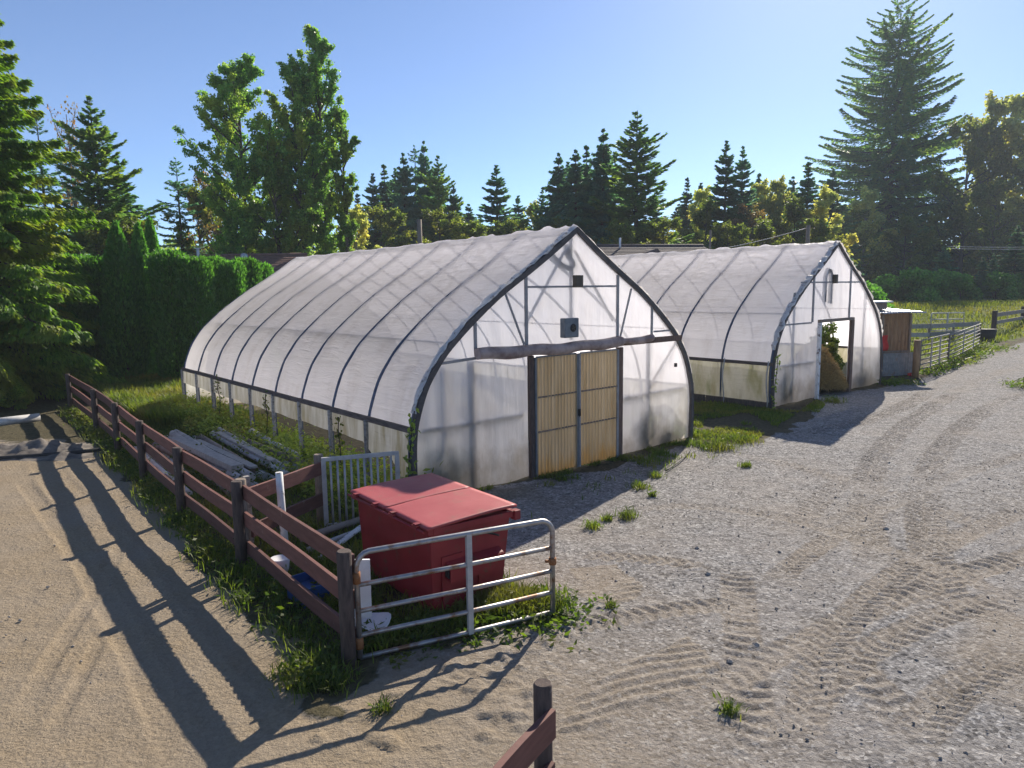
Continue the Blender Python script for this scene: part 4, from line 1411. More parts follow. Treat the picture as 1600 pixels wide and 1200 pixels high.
tube_gate('tube_gate', 'grey paddock gate panel farther along, ending near the black tub', gpb + (gpc - gpb) * 0.02, gpc, 0.2, 1.42, lv, 0.032, 'galv_dark', False, False, (0.4, 0.75), hinge=False, group='paddock gate panels')
ga, gb = AT(1454, 512, 50)[:2], AT(1505, 508, 50)[:2]
tube_gate('tube_gate', 'light tube gate with a rounded corner standing far in the paddock', ga, gb, 0.15, 1.75, (0.5, 0.95, 1.3), 0.045, 'galv_old', True, False, (0.5,), hinge=False)
rail_fence('board_fence', 'low grey board fence inside the paddock behind the gates', [AT(1418, 510, 47)[:2], AT(1452, 510, 47)[:2], AT(1490, 510, 48)[:2], AT(1528, 510, 49)[:2]], [(1.0, 0.3), (0.45, 0.28)], -1, post_mat='post_grey', rail_mat='old_wood', top=1.2)
dfence = rail_fence('board_fence', 'dark brown board fence at the edge of the sunny field', [G(1552, 522)[:2], G(1597, 512)[:2], G(1650, 503)[:2], G(1720, 490)[:2]], [(1.1, 0.3), (0.55, 0.26)], -1, post_r=0.15, top=1.45, square=True, rail_mat='pole_brown')
dfence.location.z = 0.35
tb = G(1541, 533)
mb = MB()
mb.tube([(tb[0], tb[1], 0), (tb[0], tb[1], 0.35), (tb[0], tb[1], 0.78), (tb[0], tb[1], 0.80), (tb[0], tb[1], 0.74), (tb[0], tb[1], 0.2)], [0.42, 0.50, 0.55, 0.57, 0.50, 0.42], 24, cap=True)
tag(mb.build('tub', M['black'], None), 'round black rubber water tub at the end of the paddock gates', 'tub')

# ------------------------------------------------------------------ houses and poles beyond
def house(label, p_l, p_r, dist, drop, depth, roof_mat, name='house', gable=0.0):
    a, b = AT(p_l[0], p_l[1], dist), AT(p_r[0], p_r[1], dist + gable)
    L = float(np.linalg.norm((b - a)[:2]))
    root = empty(name, (a[0], a[1], 0), math.atan2(b[1] - a[1], b[0] - a[0]), label, 'house')
    zr = (a[2] + b[2]) / 2
    ze = zr - drop
    t = 0.14
    mb = MB()
    for s in (-1, 1):
        y1 = s * depth
        mb.hexa([(-0.4, 0, zr - t), (L + 0.4, 0, zr - t), (L + 0.4, y1, ze - t), (-0.4, y1, ze - t), (-0.4, 0, zr), (L + 0.4, 0, zr), (L + 0.4, y1, ze), (-0.4, y1, ze)])
    # courses of tiles
    nco = int(depth / 0.35)
    for s in (-1, 1):
        for k in range(1, nco):
            f_ = k / nco
            mb.bar((-0.4, s * depth * f_, zr - drop * f_ + 0.012), (L + 0.4, s * depth * f_, zr - drop * f_ + 0.012), 0.05, 0.03)
    mb.tube([(-0.42, 0, zr + 0.03), (L + 0.42, 0, zr + 0.03)], 0.10, 8)
    roof = mb.build('roof', M[roof_mat], root)
    d2 = depth - 0.45
    zw = zr - t - drop * d2 / depth - 0.02
    mb = MB()
    mb.add([(0, -d2, 0), (L, -d2, 0), (L, d2, 0), (0, d2, 0), (0, -d2, zw), (L, -d2, zw), (L, d2, zw), (0, d2, zw), (0, 0, zr - t - 0.03), (L, 0, zr - t - 0.03)],
           [(0, 1, 5, 4), (2, 3, 7, 6), (1, 2, 6, 9, 5), (3, 0, 4, 8, 7)])
    mb.build('wall', M['stucco'], root)
    for k in range(int(L // 3.5)):
        mb = MB(); mb.box((1.8 + 3.5 * k, -d2 - 0.03, 1.7), (1.5, 0.05, 1.2)); w = mb.build('window', M['white'], root)
        mb = MB(); mb.box((1.8 + 3.5 * k, -d2 - 0.06, 1.7), (1.3, 0.03, 1.0)); mb.build('pane', M['glass_dark'], w)
    return root, roof, zr, L


h1, roof1, zr1, LH1 = house('house with a brown tiled roof showing above the clipped hedge', (265, 397), (470, 402), 47, 1.8, 5.0, 'shingle')
mb = MB(); mb.tube([(2.3, -0.9, zr1 - 0.5), (2.3, -0.9, zr1 + 0.45)], 0.10, 10); mb.box((2.3, -0.9, zr1 + 0.45), (0.3, 0.3, 0.06)); mb.build('vent_pipe', M['white'], roof1)
mb = MB(); mb.tube([(5.3, -0.9, zr1 - 0.5), (5.3, -0.9, zr1 - 0.1), (5.3, -0.9, zr1 + 0.05), (5.3, -0.9, zr1 + 0.12)], [0.16, 0.25, 0.2, 0.08], 12); mb.build('turbine_vent', M['tin'], roof1)
h2, roof2, zr2, LH2 = house('house with a dark tiled roof behind the far greenhouse', (925, 389), (1092, 379), 58, 1.7, 4.6, 'dark_roof', gable=2.0)
mb = MB(); mb.tube([(2.2, -0.6, zr2 - 0.4), (2.2, -0.6, zr2 + 0.6)], 0.09, 10); mb.build('vent_pipe', M['white'], roof2)
mb = MB(); mb.hexa([(3.2, -3.2, zr2 - 1.6), (5.4, -3.2, zr2 - 1.6), (5.4, -0.6, zr2 - 1.0), (3.2, -0.6, zr2 - 1.0), (4.2, -3.2, zr2 - 0.45), (4.4, -3.2, zr2 - 0.45), (4.4, -0.4, zr2 - 0.4), (4.2, -0.4, zr2 - 0.4)]); mb.build('dormer', M['dark_roof'], roof2)


def upole(label, px, ytop, dist, r=0.13, arm=False):
    t = AT(px, ytop, dist)
    mb = MB()
    mb.tube([(t[0], t[1], -0.2), (t[0], t[1], t[2] * 0.5), (t[0], t[1], t[2])], [r * 1.25, r * 1.1, r], 10)
    if arm:
        mb.bar((t[0] - 0.9, t[1], t[2] - 0.5), (t[0] + 0.9, t[1], t[2] - 0.5), 0.1, 0.12)
    o = mb.build('utility_pole', M['post_grey'], None)
    tag(o, label, 'utility pole')
    return t


upole('bare brown utility pole rising above the ridge of the near greenhouse', 655, 343, 42, 0.14)
upole('thin pale pole above the dark roofed house', 1110, 360, 62, 0.09)
up2 = upole('dark utility pole behind the roof of the far greenhouse with a wire to its left', 1263, 352, 60, 0.16)
q = AT(1060, 395, 58)
mb = MB()
mb.tube([np.array(up2) + (np.array(q) - np.array(up2)) * t - np.array([0, 0, 0.25 * math.sin(math.pi * t)]) - np.array([0, 0, 0.2]) for t in np.linspace(0, 1, 14)], 0.03, 6)
tag(mb.build('overhead_wire', M['galv_old'], None), 'pale overhead wire running from the dark pole over the far greenhouse', 'wire')
a_, b_ = AT(1480, 385, 62), AT(1680, 384, 62)
mb = MB()
for dz in (0, -0.18):
    mb.tube([np.array(a_) + (np.array(b_) - np.array(a_)) * t + np.array([0, 0, dz - 0.1 * math.sin(math.pi * t)]) for t in np.linspace(0, 1, 10)], 0.022, 6)
tag(mb.build('overhead_wire', M['galv_old'], None), 'pair of pale overhead wires among the trees beyond the paddock', 'wire')
# ------------------------------------------------------------------ vegetation
def norm(a):
    return a / (np.linalg.norm(a, axis=-1, keepdims=True) + 1e-9)


def leaf_mesh(name, C, Dv, S, Wd, rng, upbias=0.6, fold=True):
    """pointed leaves / sprays: C centres, Dv long axis, S length, Wd width"""
    n = len(C)
    Dv = norm(Dv)
    up = norm(rng.normal(0, 1, (n, 3)) * (1 - upbias) + np.array([0, 0, 1.0]) * upbias)
    side = norm(np.cross(Dv, up))
    S = np.broadcast_to(np.asarray(S, float), (n,))[:, None]
    Wd = np.broadcast_to(np.asarray(Wd, float), (n,))[:, None]
    base = C - Dv * S * 0.5
    tip = C + Dv * S * 0.5
    nrm = np.cross(side, Dv)
    mid = C - Dv * S * 0.08 + nrm * Wd * 0.15
    V = np.stack([base, mid + side * Wd * 0.5, tip, mid - side * Wd * 0.5], 1)
    F = np.arange(4 * n).reshape(n, 4)
    return arr_mesh(name, V, F, np.full(n, 4))


def blades(name, P, H, lean, width, rng, curl=0.35):
    """grass or long leaves: five-vertex bent blades"""
    n = len(P)
    az = rng.uniform(0, 2 * np.pi, n)
    d = np.stack([np.cos(az), np.sin(az), np.zeros(n)], -1)
    side = np.stack([-np.sin(az), np.cos(az), np.zeros(n)], -1)
    H = np.broadcast_to(np.asarray(H, float), (n,))[:, None]
    ln = (np.asarray(lean) * rng.uniform(0.3, 1.0, n))[:, None]
    wv = (np.asarray(width) * rng.uniform(0.6, 1.2, n))[:, None]
    up = np.array([0, 0, 1.0])
    mid = P + up * H * 0.55 + d * H * ln * 0.35
    tip = P + up * H * (1 - curl * ln) + d * H * ln
    V = np.stack([P - side * wv / 2, P + side * wv / 2, mid + side * wv * 0.42, mid - side * wv * 0.42, tip], 1)
    b = np.arange(n)[:, None] * 5
    F = np.concatenate([b + np.array([[0, 1, 2, 3]]), b + np.array([[3, 2, 4]])], 1).ravel()
    return arr_mesh(name, V, F, np.tile([4, 3], n))


def trunk_mb(H, r0, r1, rng, bend=0.02, n=9, z0=-0.3):
    mb = MB()
    zs = np.linspace(z0, H, n)
    pts = [(float(rng.normal(0, bend) * z), float(rng.normal(0, bend) * z), float(z)) if i not in (0,) else (0, 0, z0) for i, z in enumerate(zs)]
    # keep it smooth: accumulate gently
    xo = np.cumsum(rng.normal(0, bend, n)) * H / n
    yo = np.cumsum(rng.normal(0, bend, n)) * H / n
    pts = [(xo[i] - xo[0], yo[i] - yo[0], zs[i]) for i in range(n)]
    rs = [r0 + (r1 - r0) * (i / (n - 1)) ** 0.85 for i in range(n)]
    rs[0] *= 1.25
    mb.tube(pts, rs, 8)
    return mb, np.array(pts)


def conifer(seed, H, R, n_wh=36, nb=(5, 8), droop=0.25, tip=0.2, sp_l=0.45, sp_w=0.13, dens=60, base=0.07, pw=0.85, irr=0.2, top_up=0.5, wide=0.3, hang=0.3, limb=True, gapz=0.0):
    rng = np.random.default_rng(seed)
    C, Dv, S, Wv = [], [], [], []
    mb, tp = trunk_mb(H * 0.985, H * 0.014 + 0.06, 0.02, rng, 0.004)
    for i in range(n_wh):
        t = (i + rng.uniform(-0.3, 0.3)) / (n_wh - 1)
        t = min(max(t, 0), 1)
        z = H * (base + (0.985 - base) * t)
        rad = R * max(1 - t, 0.0) ** pw * (1 + irr * rng.normal()) + 0.01 * R + 0.08
        if t < 0.12:
            rad *= 0.75 + 2.0 * t
        k = rng.integers(nb[0], nb[1] + 1) if t < 0.9 else 4
        a0 = rng.uniform(0, 6.28)
        tx = np.interp(z, tp[:, 2], tp[:, 0]); ty = np.interp(z, tp[:, 2], tp[:, 1])
        for b in range(k):
            if rng.random() < gapz:
                continue
            zj = rng.uniform(-0.6, 0.6) * H / n_wh * (1 - 0.5 * t)
            az = a0 + 6.283 * b / k + rng.normal(0, 0.25)
            L = max(rad * rng.uniform(0.62, 1.12), 0.15)
            dirv = np.array([math.cos(az), math.sin(az), 0])
            perp = np.array([-math.sin(az), math.cos(az), 0])
            sl = -droop * (1 - t) + top_up * t ** 1.5 + rng.normal(0, 0.07)
            n = int(dens * (0.25 + L))
            s = rng.uniform(0.08, 1.0, n) ** 0.8
            zoff = L * (sl * s - droop * 0.6 * (1 - t) * s * s + tip * s ** 3)
            lat = rng.uniform(-1, 1, n) * (wide * L * np.clip(1.05 - s, 0, 1) * np.clip(s * 3, 0.2, 1) + 0.07)
            P = np.array([tx, ty, z + zj]) + dirv * (L * s)[:, None] + perp * lat[:, None]
            P[:, 2] += zoff - np.abs(lat) * hang + rng.normal(0, 0.05, n)
            slope = sl - 1.2 * droop * (1 - t) * s + 3 * tip * s * s
            dd = dirv * 0.75 + perp * (np.sign(lat) * np.clip(np.abs(lat) * 3, 0.25, 0.9))[:, None]
            dd[:, 2] += slope * 0.7 - hang * 0.8
            dd += rng.normal(0, 0.18, (n, 3))
            C.append(P); Dv.append(dd)
            S.append(sp_l * rng.uniform(0.6, 1.25, n) * (0.30 + 0.70 * (1 - t) ** 0.6)); Wv.append(sp_w * rng.uniform(0.7, 1.3, n))
            if limb and L > R * 0.3:
                q = [np.array([tx, ty, z + zj])] + [np.array([tx, ty, z + zj]) + dirv * L * f_ + np.array([0, 0, L * (sl * f_ - droop * 0.6 * (1 - t) * f_ * f_ + tip * f_ ** 3)]) for f_ in (0.35, 0.7, 0.95)]
                mb.tube(q, [0.012 * L + 0.015, 0.010 * L + 0.01, 0.006 * L + 0.006, 0.006], 4, cap=False)
    C = np.vstack(C); Dv = np.vstack(Dv)
    me = leaf_mesh('crown', C, Dv, np.concatenate(S), np.concatenate(Wv), rng, 0.7)
    return mb, me


def broadleaf(seed, H, R, prof, nl=26, rise=0.9, h0=0.15, clr=0.5, nleaf=400, leaf=0.16, sub=4, trunk_r=None, tws=1.0, flat=0.8):
    rng = np.random.default_rng(seed)
    tr = trunk_r or H * 0.012 + 0.05
    mb, tp = trunk_mb(H * 0.95, tr, 0.03, rng, 0.012)
    Cs = []
    for i in range(nl):
        t = h0 + (1 - h0) * (i + rng.uniform(0, 1)) / nl
        L = R * prof(t) * rng.uniform(0.55, 1.1)
        az = rng.uniform(0, 6.283)
        e = rise * rng.uniform(0.7, 1.25)
        dv = np.array([math.cos(az), math.sin(az), 0])
        zt = t * H
        zs = max(zt - L * e, H * h0 * 0.5)
        p0 = np.array([np.interp(zs, tp[:, 2], tp[:, 0]), np.interp(zs, tp[:, 2], tp[:, 1]), zs])
        p1 = p0 + dv * L + np.array([0, 0, zt - zs])
        pm = (p0 + p1) / 2 + dv * L * 0.12 + rng.normal(0, 0.05 * L, 3)
        mb.tube([p0, pm, p1], [tr * 0.33, tr * 0.2, 0.012], 5, cap=False)
        ld = norm(p1 - p0)
        for k in range(sub * 2):
            f_ = rng.uniform(0.22, 1.0)
            c = p0 * (1 - f_) ** 2 + 2 * pm * f_ * (1 - f_) + p1 * f_ * f_
            tw = norm(ld + rng.normal(0, 0.75, 3) + np.array([0, 0, 0.25])) * (0.35 + 0.35 * L * (1.1 - f_)) * rng.uniform(0.7, 1.3) * tws
            Cs.append((c, c + tw))
            mb.tube([c, c + tw * 0.6, c + tw], [tr * 0.07 + 0.006, 0.008, 0.004], 3, cap=False)
    # leader
    for k in range(max(4, nl // 3)):
        z = H * (0.8 + 0.17 * rng.random())
        c = np.array([np.interp(z, tp[:, 2], tp[:, 0]), np.interp(z, tp[:, 2], tp[:, 1]), z])
        Cs.append((c, c + np.array([rng.normal(0, 0.3), rng.normal(0, 0.3), rng.uniform(0.4, 1.0)]) * tws))
    P = []
    for c, e in Cs:
        n = int(nleaf * 0.32 * rng.uniform(0.4, 1.4))
        t_ = rng.random(n)[:, None] ** 0.8
        P.append(c + (e - c) * t_ * 1.05 + rng.normal(0, 1, (n, 3)) * clr * (0.30 - 0.1 * t_) * np.array([1, 1, flat]))
    P = np.vstack(P)
    n = len(P)
    Dv = rng.normal(0, 1, (n, 3)); Dv[:, 2] -= 0.35
    me = leaf_mesh('crown', P, Dv, leaf * rng.uniform(0.7, 1.3, n), leaf * 0.8 * rng.uniform(0.7, 1.2, n), rng, 0.15)
    return mb, me


def tree(name, label, cat, loc, mesh, bark, leaf, rz=0.0, sc=(1, 1, 1), group=None):
    mb, me = mesh
    root = empty(name, loc, rz, label, cat, group)
    root.scale = sc
    mb.build('trunk', M[bark], root)
    link_mesh('crown', me, M[leaf], root)
    return root


def place(src, label, loc, rz, sc, group=None, cat=None):
    c = copy_tree(src)
    c.location = tuple(float(q) for q in loc)
    c.rotation_euler = (0, 0, rz)
    c.scale = sc
    c['label'] = label
    if group: c['group'] = group
    elif 'group' in c: del c['group']
    return c


def at_ground(px, dist):
    d = ray(px, 460)
    return np.array([d[0] / d[1] * dist, dist, 0.0])


def hgt(px, ytop, dist):
    return AT(px, ytop, dist)[2]


# ---- the big fir on the right
pF = at_ground(1382, 160)
tree('fir_tree', 'huge spreading dark fir towering behind the shed and far greenhouse', 'tree', pF,
     conifer(21, 66.5, 21.4, n_wh=46, nb=(8, 11), droop=0.20, tip=0.17, sp_l=1.05, sp_w=0.32, dens=42, base=0.06, pw=0.52, irr=0.11, top_up=0.26, wide=0.27, hang=0.6, gapz=0.06), 'bark', 'fir')

# ---- conifer kinds, each built once
LIB = {}
LIB['fir_a'] = (conifer(31, 20, 4.3, n_wh=38, nb=(6, 9), droop=0.22, tip=0.20, sp_l=0.7, sp_w=0.22, dens=44, pw=0.85, irr=0.14, top_up=0.3, gapz=0.02), 'bark', 'spruce')
LIB['fir_b'] = (conifer(32, 20, 3.8, n_wh=44, nb=(6, 8), droop=0.4, tip=0.12, sp_l=0.7, sp_w=0.22, dens=46, pw=0.9, irr=0.2, top_up=0.25, hang=0.5, gapz=0.03), 'bark', 'spruce')
LIB['fir_c'] = (conifer(33, 20, 5.6, n_wh=34, nb=(6, 8), droop=0.16, tip=0.24, sp_l=0.7, sp_w=0.2, dens=46, pw=0.85, irr=0.2, top_up=0.35, gapz=0.05), 'bark', 'fir')
LIB['cedar_d'] = (conifer(34, 20, 4.0, n_wh=40, nb=(7, 9), droop=0.45, tip=0.10, sp_l=0.75, sp_w=0.25, dens=50, pw=0.75, irr=0.18, top_up=0.25, hang=0.7), 'bark', 'spruce')
LIB['sparse'] = (conifer(35, 20, 3.8, n_wh=30, nb=(4, 6), droop=0.30, tip=0.20, sp_l=0.6, sp_w=0.16, dens=36, pw=0.75, irr=0.28, top_up=0.25, gapz=0.15, base=0.15), 'bark', 'spruce')
SRC = {}


def conif(kind, px, ytop, dist, label, wsc=1.0, group=None, name='conifer_tree'):
    h = hgt(px, ytop, dist)
    loc = at_ground(px, dist)
    s = h / 20.0
    sc = (s * wsc * 1.18, s * wsc * 1.18, s)
    rz = rnd.uniform(0, 6.28)
    if kind not in SRC:
        SRC[kind] = tree(name, label, 'tree', loc, *LIB[kind], rz=rz, sc=sc, group=group)
        return SRC[kind]
    o = place(SRC[kind], label, loc, rz, sc, group)
    o.name = name
    return o


g1n = 'conifers rising behind the near greenhouse ridge'
clump = ((566, 300, 84, 'fir_b', 1.1, 'small dark conifer at the left foot of the clump beside the poplars'),
         (590, 270, 88, 'fir_a', 1.0, 'pointed dark conifer, left shoulder of the clump right of the poplars'),
         (608, 254, 90, 'fir_b', 1.0, 'narrow conifer next inward from the left shoulder of that clump'),
         (637, 238, 86, 'cedar_d', 0.85, 'slim cedar with dense crown near the middle of the clump'),
         (655, 224, 92, 'sparse', 0.9, 'sparse thin topped conifer at the middle of the clump above the utility pole'),
         (669, 219, 89, 'cedar_d', 0.72, 'tallest narrow conifer of the clump above the utility pole'),
         (690, 238, 86, 'fir_c', 0.9, 'ragged conifer on the right side of the clump above the utility pole'),
         (624, 262, 96, 'fir_a', 1.1, 'dark conifer filling the gap left of the middle of that clump'),
         (682, 262, 97, 'cedar_d', 1.1, 'dark cedar filling the gap behind the ragged conifer of that clump'),
         (712, 288, 84, 'fir_a', 1.0, 'shorter conifer at the right foot of the clump above the ridge'))
for px, yt, d, k, w, lab in clump:
    conif(k, px, yt, d, lab, w, g1n)
conif('fir_a', 779, 257, 80, 'lone symmetrical cone shaped spruce standing between the two conifer clumps', 1.25)
conif('cedar_d', 735, 318, 94, 'dark cedar filling the gap left of the lone symmetrical spruce', 1.2)
conif('fir_a', 812, 305, 95, 'dark conifer filling the gap right of the lone symmetrical spruce', 1.2)
conif('fir_b', 752, 335, 88, 'small dark spruce at the foot of the lone symmetrical spruce', 1.3)
g2n = 'conifers rising above the near greenhouse peak'
for px, yt, d, k, w, lab in ((848, 292, 84, 'fir_c', 0.8, 'low ragged conifer opening the clump above the greenhouse peak on its left'),
                             (874, 238, 82, 'cedar_d', 0.95, 'dark cedar with a pointed top left of the greenhouse peak'),
                             (900, 233, 80, 'cedar_d', 1.05, 'dense cedar straight above the greenhouse peak'),
                             (917, 224, 84, 'fir_b', 1.0, 'drooping conifer just right of the greenhouse peak'),
                             (942, 200, 81, 'cedar_d', 0.95, 'tall slim cedar beside the widest conifer of the clump'),
                             (993, 167, 78, 'fir_c', 1.05, 'tallest and widest fir of the clump above the dark roofed house'),
                             (888, 252, 92, 'fir_a', 1.2, 'dark conifer behind the two cedars over the greenhouse peak'),
                             (960, 236, 93, 'fir_a', 1.2, 'dark conifer behind and left of the widest fir'),
                             (1022, 300, 84, 'fir_a', 1.1, 'short dark conifer tucked at the right of the widest fir')):
    conif(k, px, yt, d, lab, w, g2n)
g3n = 'conifers behind the far greenhouse roof'
for px, yt, d, k, w, lab in ((1070, 275, 96, 'fir_b', 0.9, 'small pale spruce between the widest fir and the twin spruces'),
                             (1129, 219, 86, 'fir_a', 1.0, 'taller of the twin dark spruces above the far greenhouse roof'),
                             (1154, 228, 87, 'fir_a', 0.9, 'shorter of the twin dark spruces above the far greenhouse roof'),
                             (1256, 250, 88, 'fir_b', 1.25, 'bluish spruce standing just left of the huge fir'),
                             (1058, 318, 100, 'cedar_d', 1.3, 'low dark cedar under the small pale spruce'),
                             (1092, 285, 104, 'fir_a', 1.1, 'dark conifer rising just left of the twin spruces'),
                             (1180, 268, 102, 'fir_b', 1.1, 'slim dark conifer just right of the twin spruces'),
                             (1232, 275, 104, 'cedar_d', 1.1, 'dark cedar directly left of the bluish spruce'),
                             (1292, 262, 106, 'fir_a', 1.2, 'dark conifer tucked between the bluish spruce and the huge fir'),
                             (1215, 284, 95, 'fir_c', 0.7, 'thin topped conifer among the pale trees left of the huge fir')):
    conif(k, px, yt, d, lab, w, g3n)
g4n = 'conifers at the left edge behind the hedge'
for px, yt, d, k, w, lab in ((168, 142, 47, 'fir_c', 0.95, 'broad dark spruce with drooping branches behind the hedge'),
                             (84, 168, 50, 'sparse', 0.85, 'sparse thin conifer beside the big cedar'),
                             (200, 245, 52, 'fir_b', 1.2, 'shorter conifer behind the right side of the broad dark spruce'),
                             (290, 243, 58, 'sparse', 0.95, 'thin straggly conifer above the brown tiled roof'),
                             (132, 200, 55, 'sparse', 0.7, 'very slender half bare conifer between the cedar and the broad spruce')):
    conif(k, px, yt, d, lab, w, g4n)
for px, yt, d, k, w, lab in ((1582, 352, 86, 'fir_a', 1.3, 'small dark spruce at the right edge beyond the paddock'),
                             (1532, 400, 84, 'cedar_d', 0.95, 'clipped looking dark cedar beyond the paddock gate'),
                             (1548, 396, 85, 'cedar_d', 0.85, 'second dark cedar touching the clipped looking one'),
                             (1470, 385, 88, 'cedar_d', 1.3, 'low dark cedar to the right of the huge fir'),
                             (1318, 390, 66, 'cedar_d', 1.4, 'low dark cedar filling the shade left of the huge fir trunk')):
    conif(k, px, yt, d, lab, w, 'dark evergreens beyond the paddock')

# ---- poplars
col = lambda t: min(1.0, max(1.04 - t, 0.02) / 0.22) ** 0.6 * (0.82 + 0.22 * math.sin(9 * t + 1))
for px, yt, d, seed, R, label, kw in (
        (392, 96, 50, 41, 3.7, 'broad green poplar with an open ragged crown left of the column poplars', dict(nl=96, rise=1.0, clr=0.5, nleaf=260, leaf=0.18, sub=5)),
        (478, 92, 50, 42, 2.1, 'tall poplar with a split top in the middle of the poplar row', dict(nl=80, rise=1.9, clr=0.42, nleaf=260, leaf=0.18, sub=5)),
        (514, 48, 52, 43, 1.7, 'tallest column poplar rising above the picture of the row', dict(nl=80, rise=2.3, clr=0.46, nleaf=260, leaf=0.18, sub=4)),
        (545, 178, 50, 44, 1.05, 'slim short column poplar at the right end of the row', dict(nl=34, rise=3.0, clr=0.36, nleaf=260, leaf=0.19, sub=4)),
        (440, 235, 49, 45, 2.5, 'shorter leafy poplar filling the gap low in the row', dict(nl=56, rise=1.3, clr=0.5, nleaf=300, leaf=0.19, sub=4))):
    if 'rising above the picture' in label:
        label = 'tallest column poplar of the row, second from the right'
    tree('poplar_tree', label, 'tree', at_ground(px, d), broadleaf(seed, hgt(px, yt, d), R, col, h0=0.12, trunk_r=0.24, **kw), 'bark', 'poplar', group='poplars behind the near greenhouse')

# ---- the big cedar at the left edge
cp = at_ground(-40, 25)
tree('cedar_tree', 'massive sunlit cedar with hanging fronds at the left edge', 'tree', cp,
     conifer(51, 16.8, 4.3, n_wh=44, nb=(9, 12), droop=0.30, tip=0.08, sp_l=0.30, sp_w=0.09, dens=210, base=0.08, pw=0.62, irr=0.16, top_up=0.4, wide=0.34, hang=0.75, gapz=0.05), 'bark', 'cedar')
tree('cedar_tree', 'smaller bright cedar in front of the massive one by the hedge end', 'tree', at_ground(12, 30),
     conifer(52, 8.6, 2.7, n_wh=26, nb=(6, 9), droop=0.3, tip=0.1, sp_l=0.28, sp_w=0.085, dens=130, base=0.05, pw=0.5, irr=0.18, wide=0.34, hang=0.7, gapz=0.05), 'bark', 'cedar')

# ---- broadleaf kinds
rnd_prof = lambda t: 0.35 + 0.75 * math.sin(min(max((t - 0.1) / 0.9, 0), 1) * math.pi * 0.92 + 0.12)
BL = {'maple': (broadleaf(61, 12, 3.2, rnd_prof, nl=30, rise=0.8, clr=0.75, nleaf=150, leaf=0.24, sub=4), 'bark', 'maple'),
      'willow': (broadleaf(62, 12, 2.3, rnd_prof, nl=34, rise=1.4, clr=0.6, nleaf=165, leaf=0.24, sub=4), 'bark_pale', 'willow'),
      'brown': (broadleaf(63, 12, 2.2, rnd_prof, nl=26, rise=1.2, clr=0.55, nleaf=150, leaf=0.2, sub=4), 'bark', 'brown_leaf'),
      'bare': (broadleaf(64, 12, 2.2, rnd_prof, nl=30, rise=1.6, clr=0.5, nleaf=16, leaf=0.18, sub=4), 'bark_pale', 'brown_leaf')}
BSRC = {}


def leafy(kind, px, ytop, dist, label, wsc=1.0, group=None, name='broadleaf_tree'):
    h = hgt(px, ytop, dist)
    s = h / 12.0
    loc = at_ground(px, dist)
    rz = rnd.uniform(0, 6.28)
    sc = (s * wsc, s * wsc, s)
    if kind not in BSRC:
        BSRC[kind] = tree(name, label, 'tree', loc, *BL[kind], rz=rz, sc=sc, group=group)
        return BSRC[kind]
    return place(BSRC[kind], label, loc, rz, sc, group)


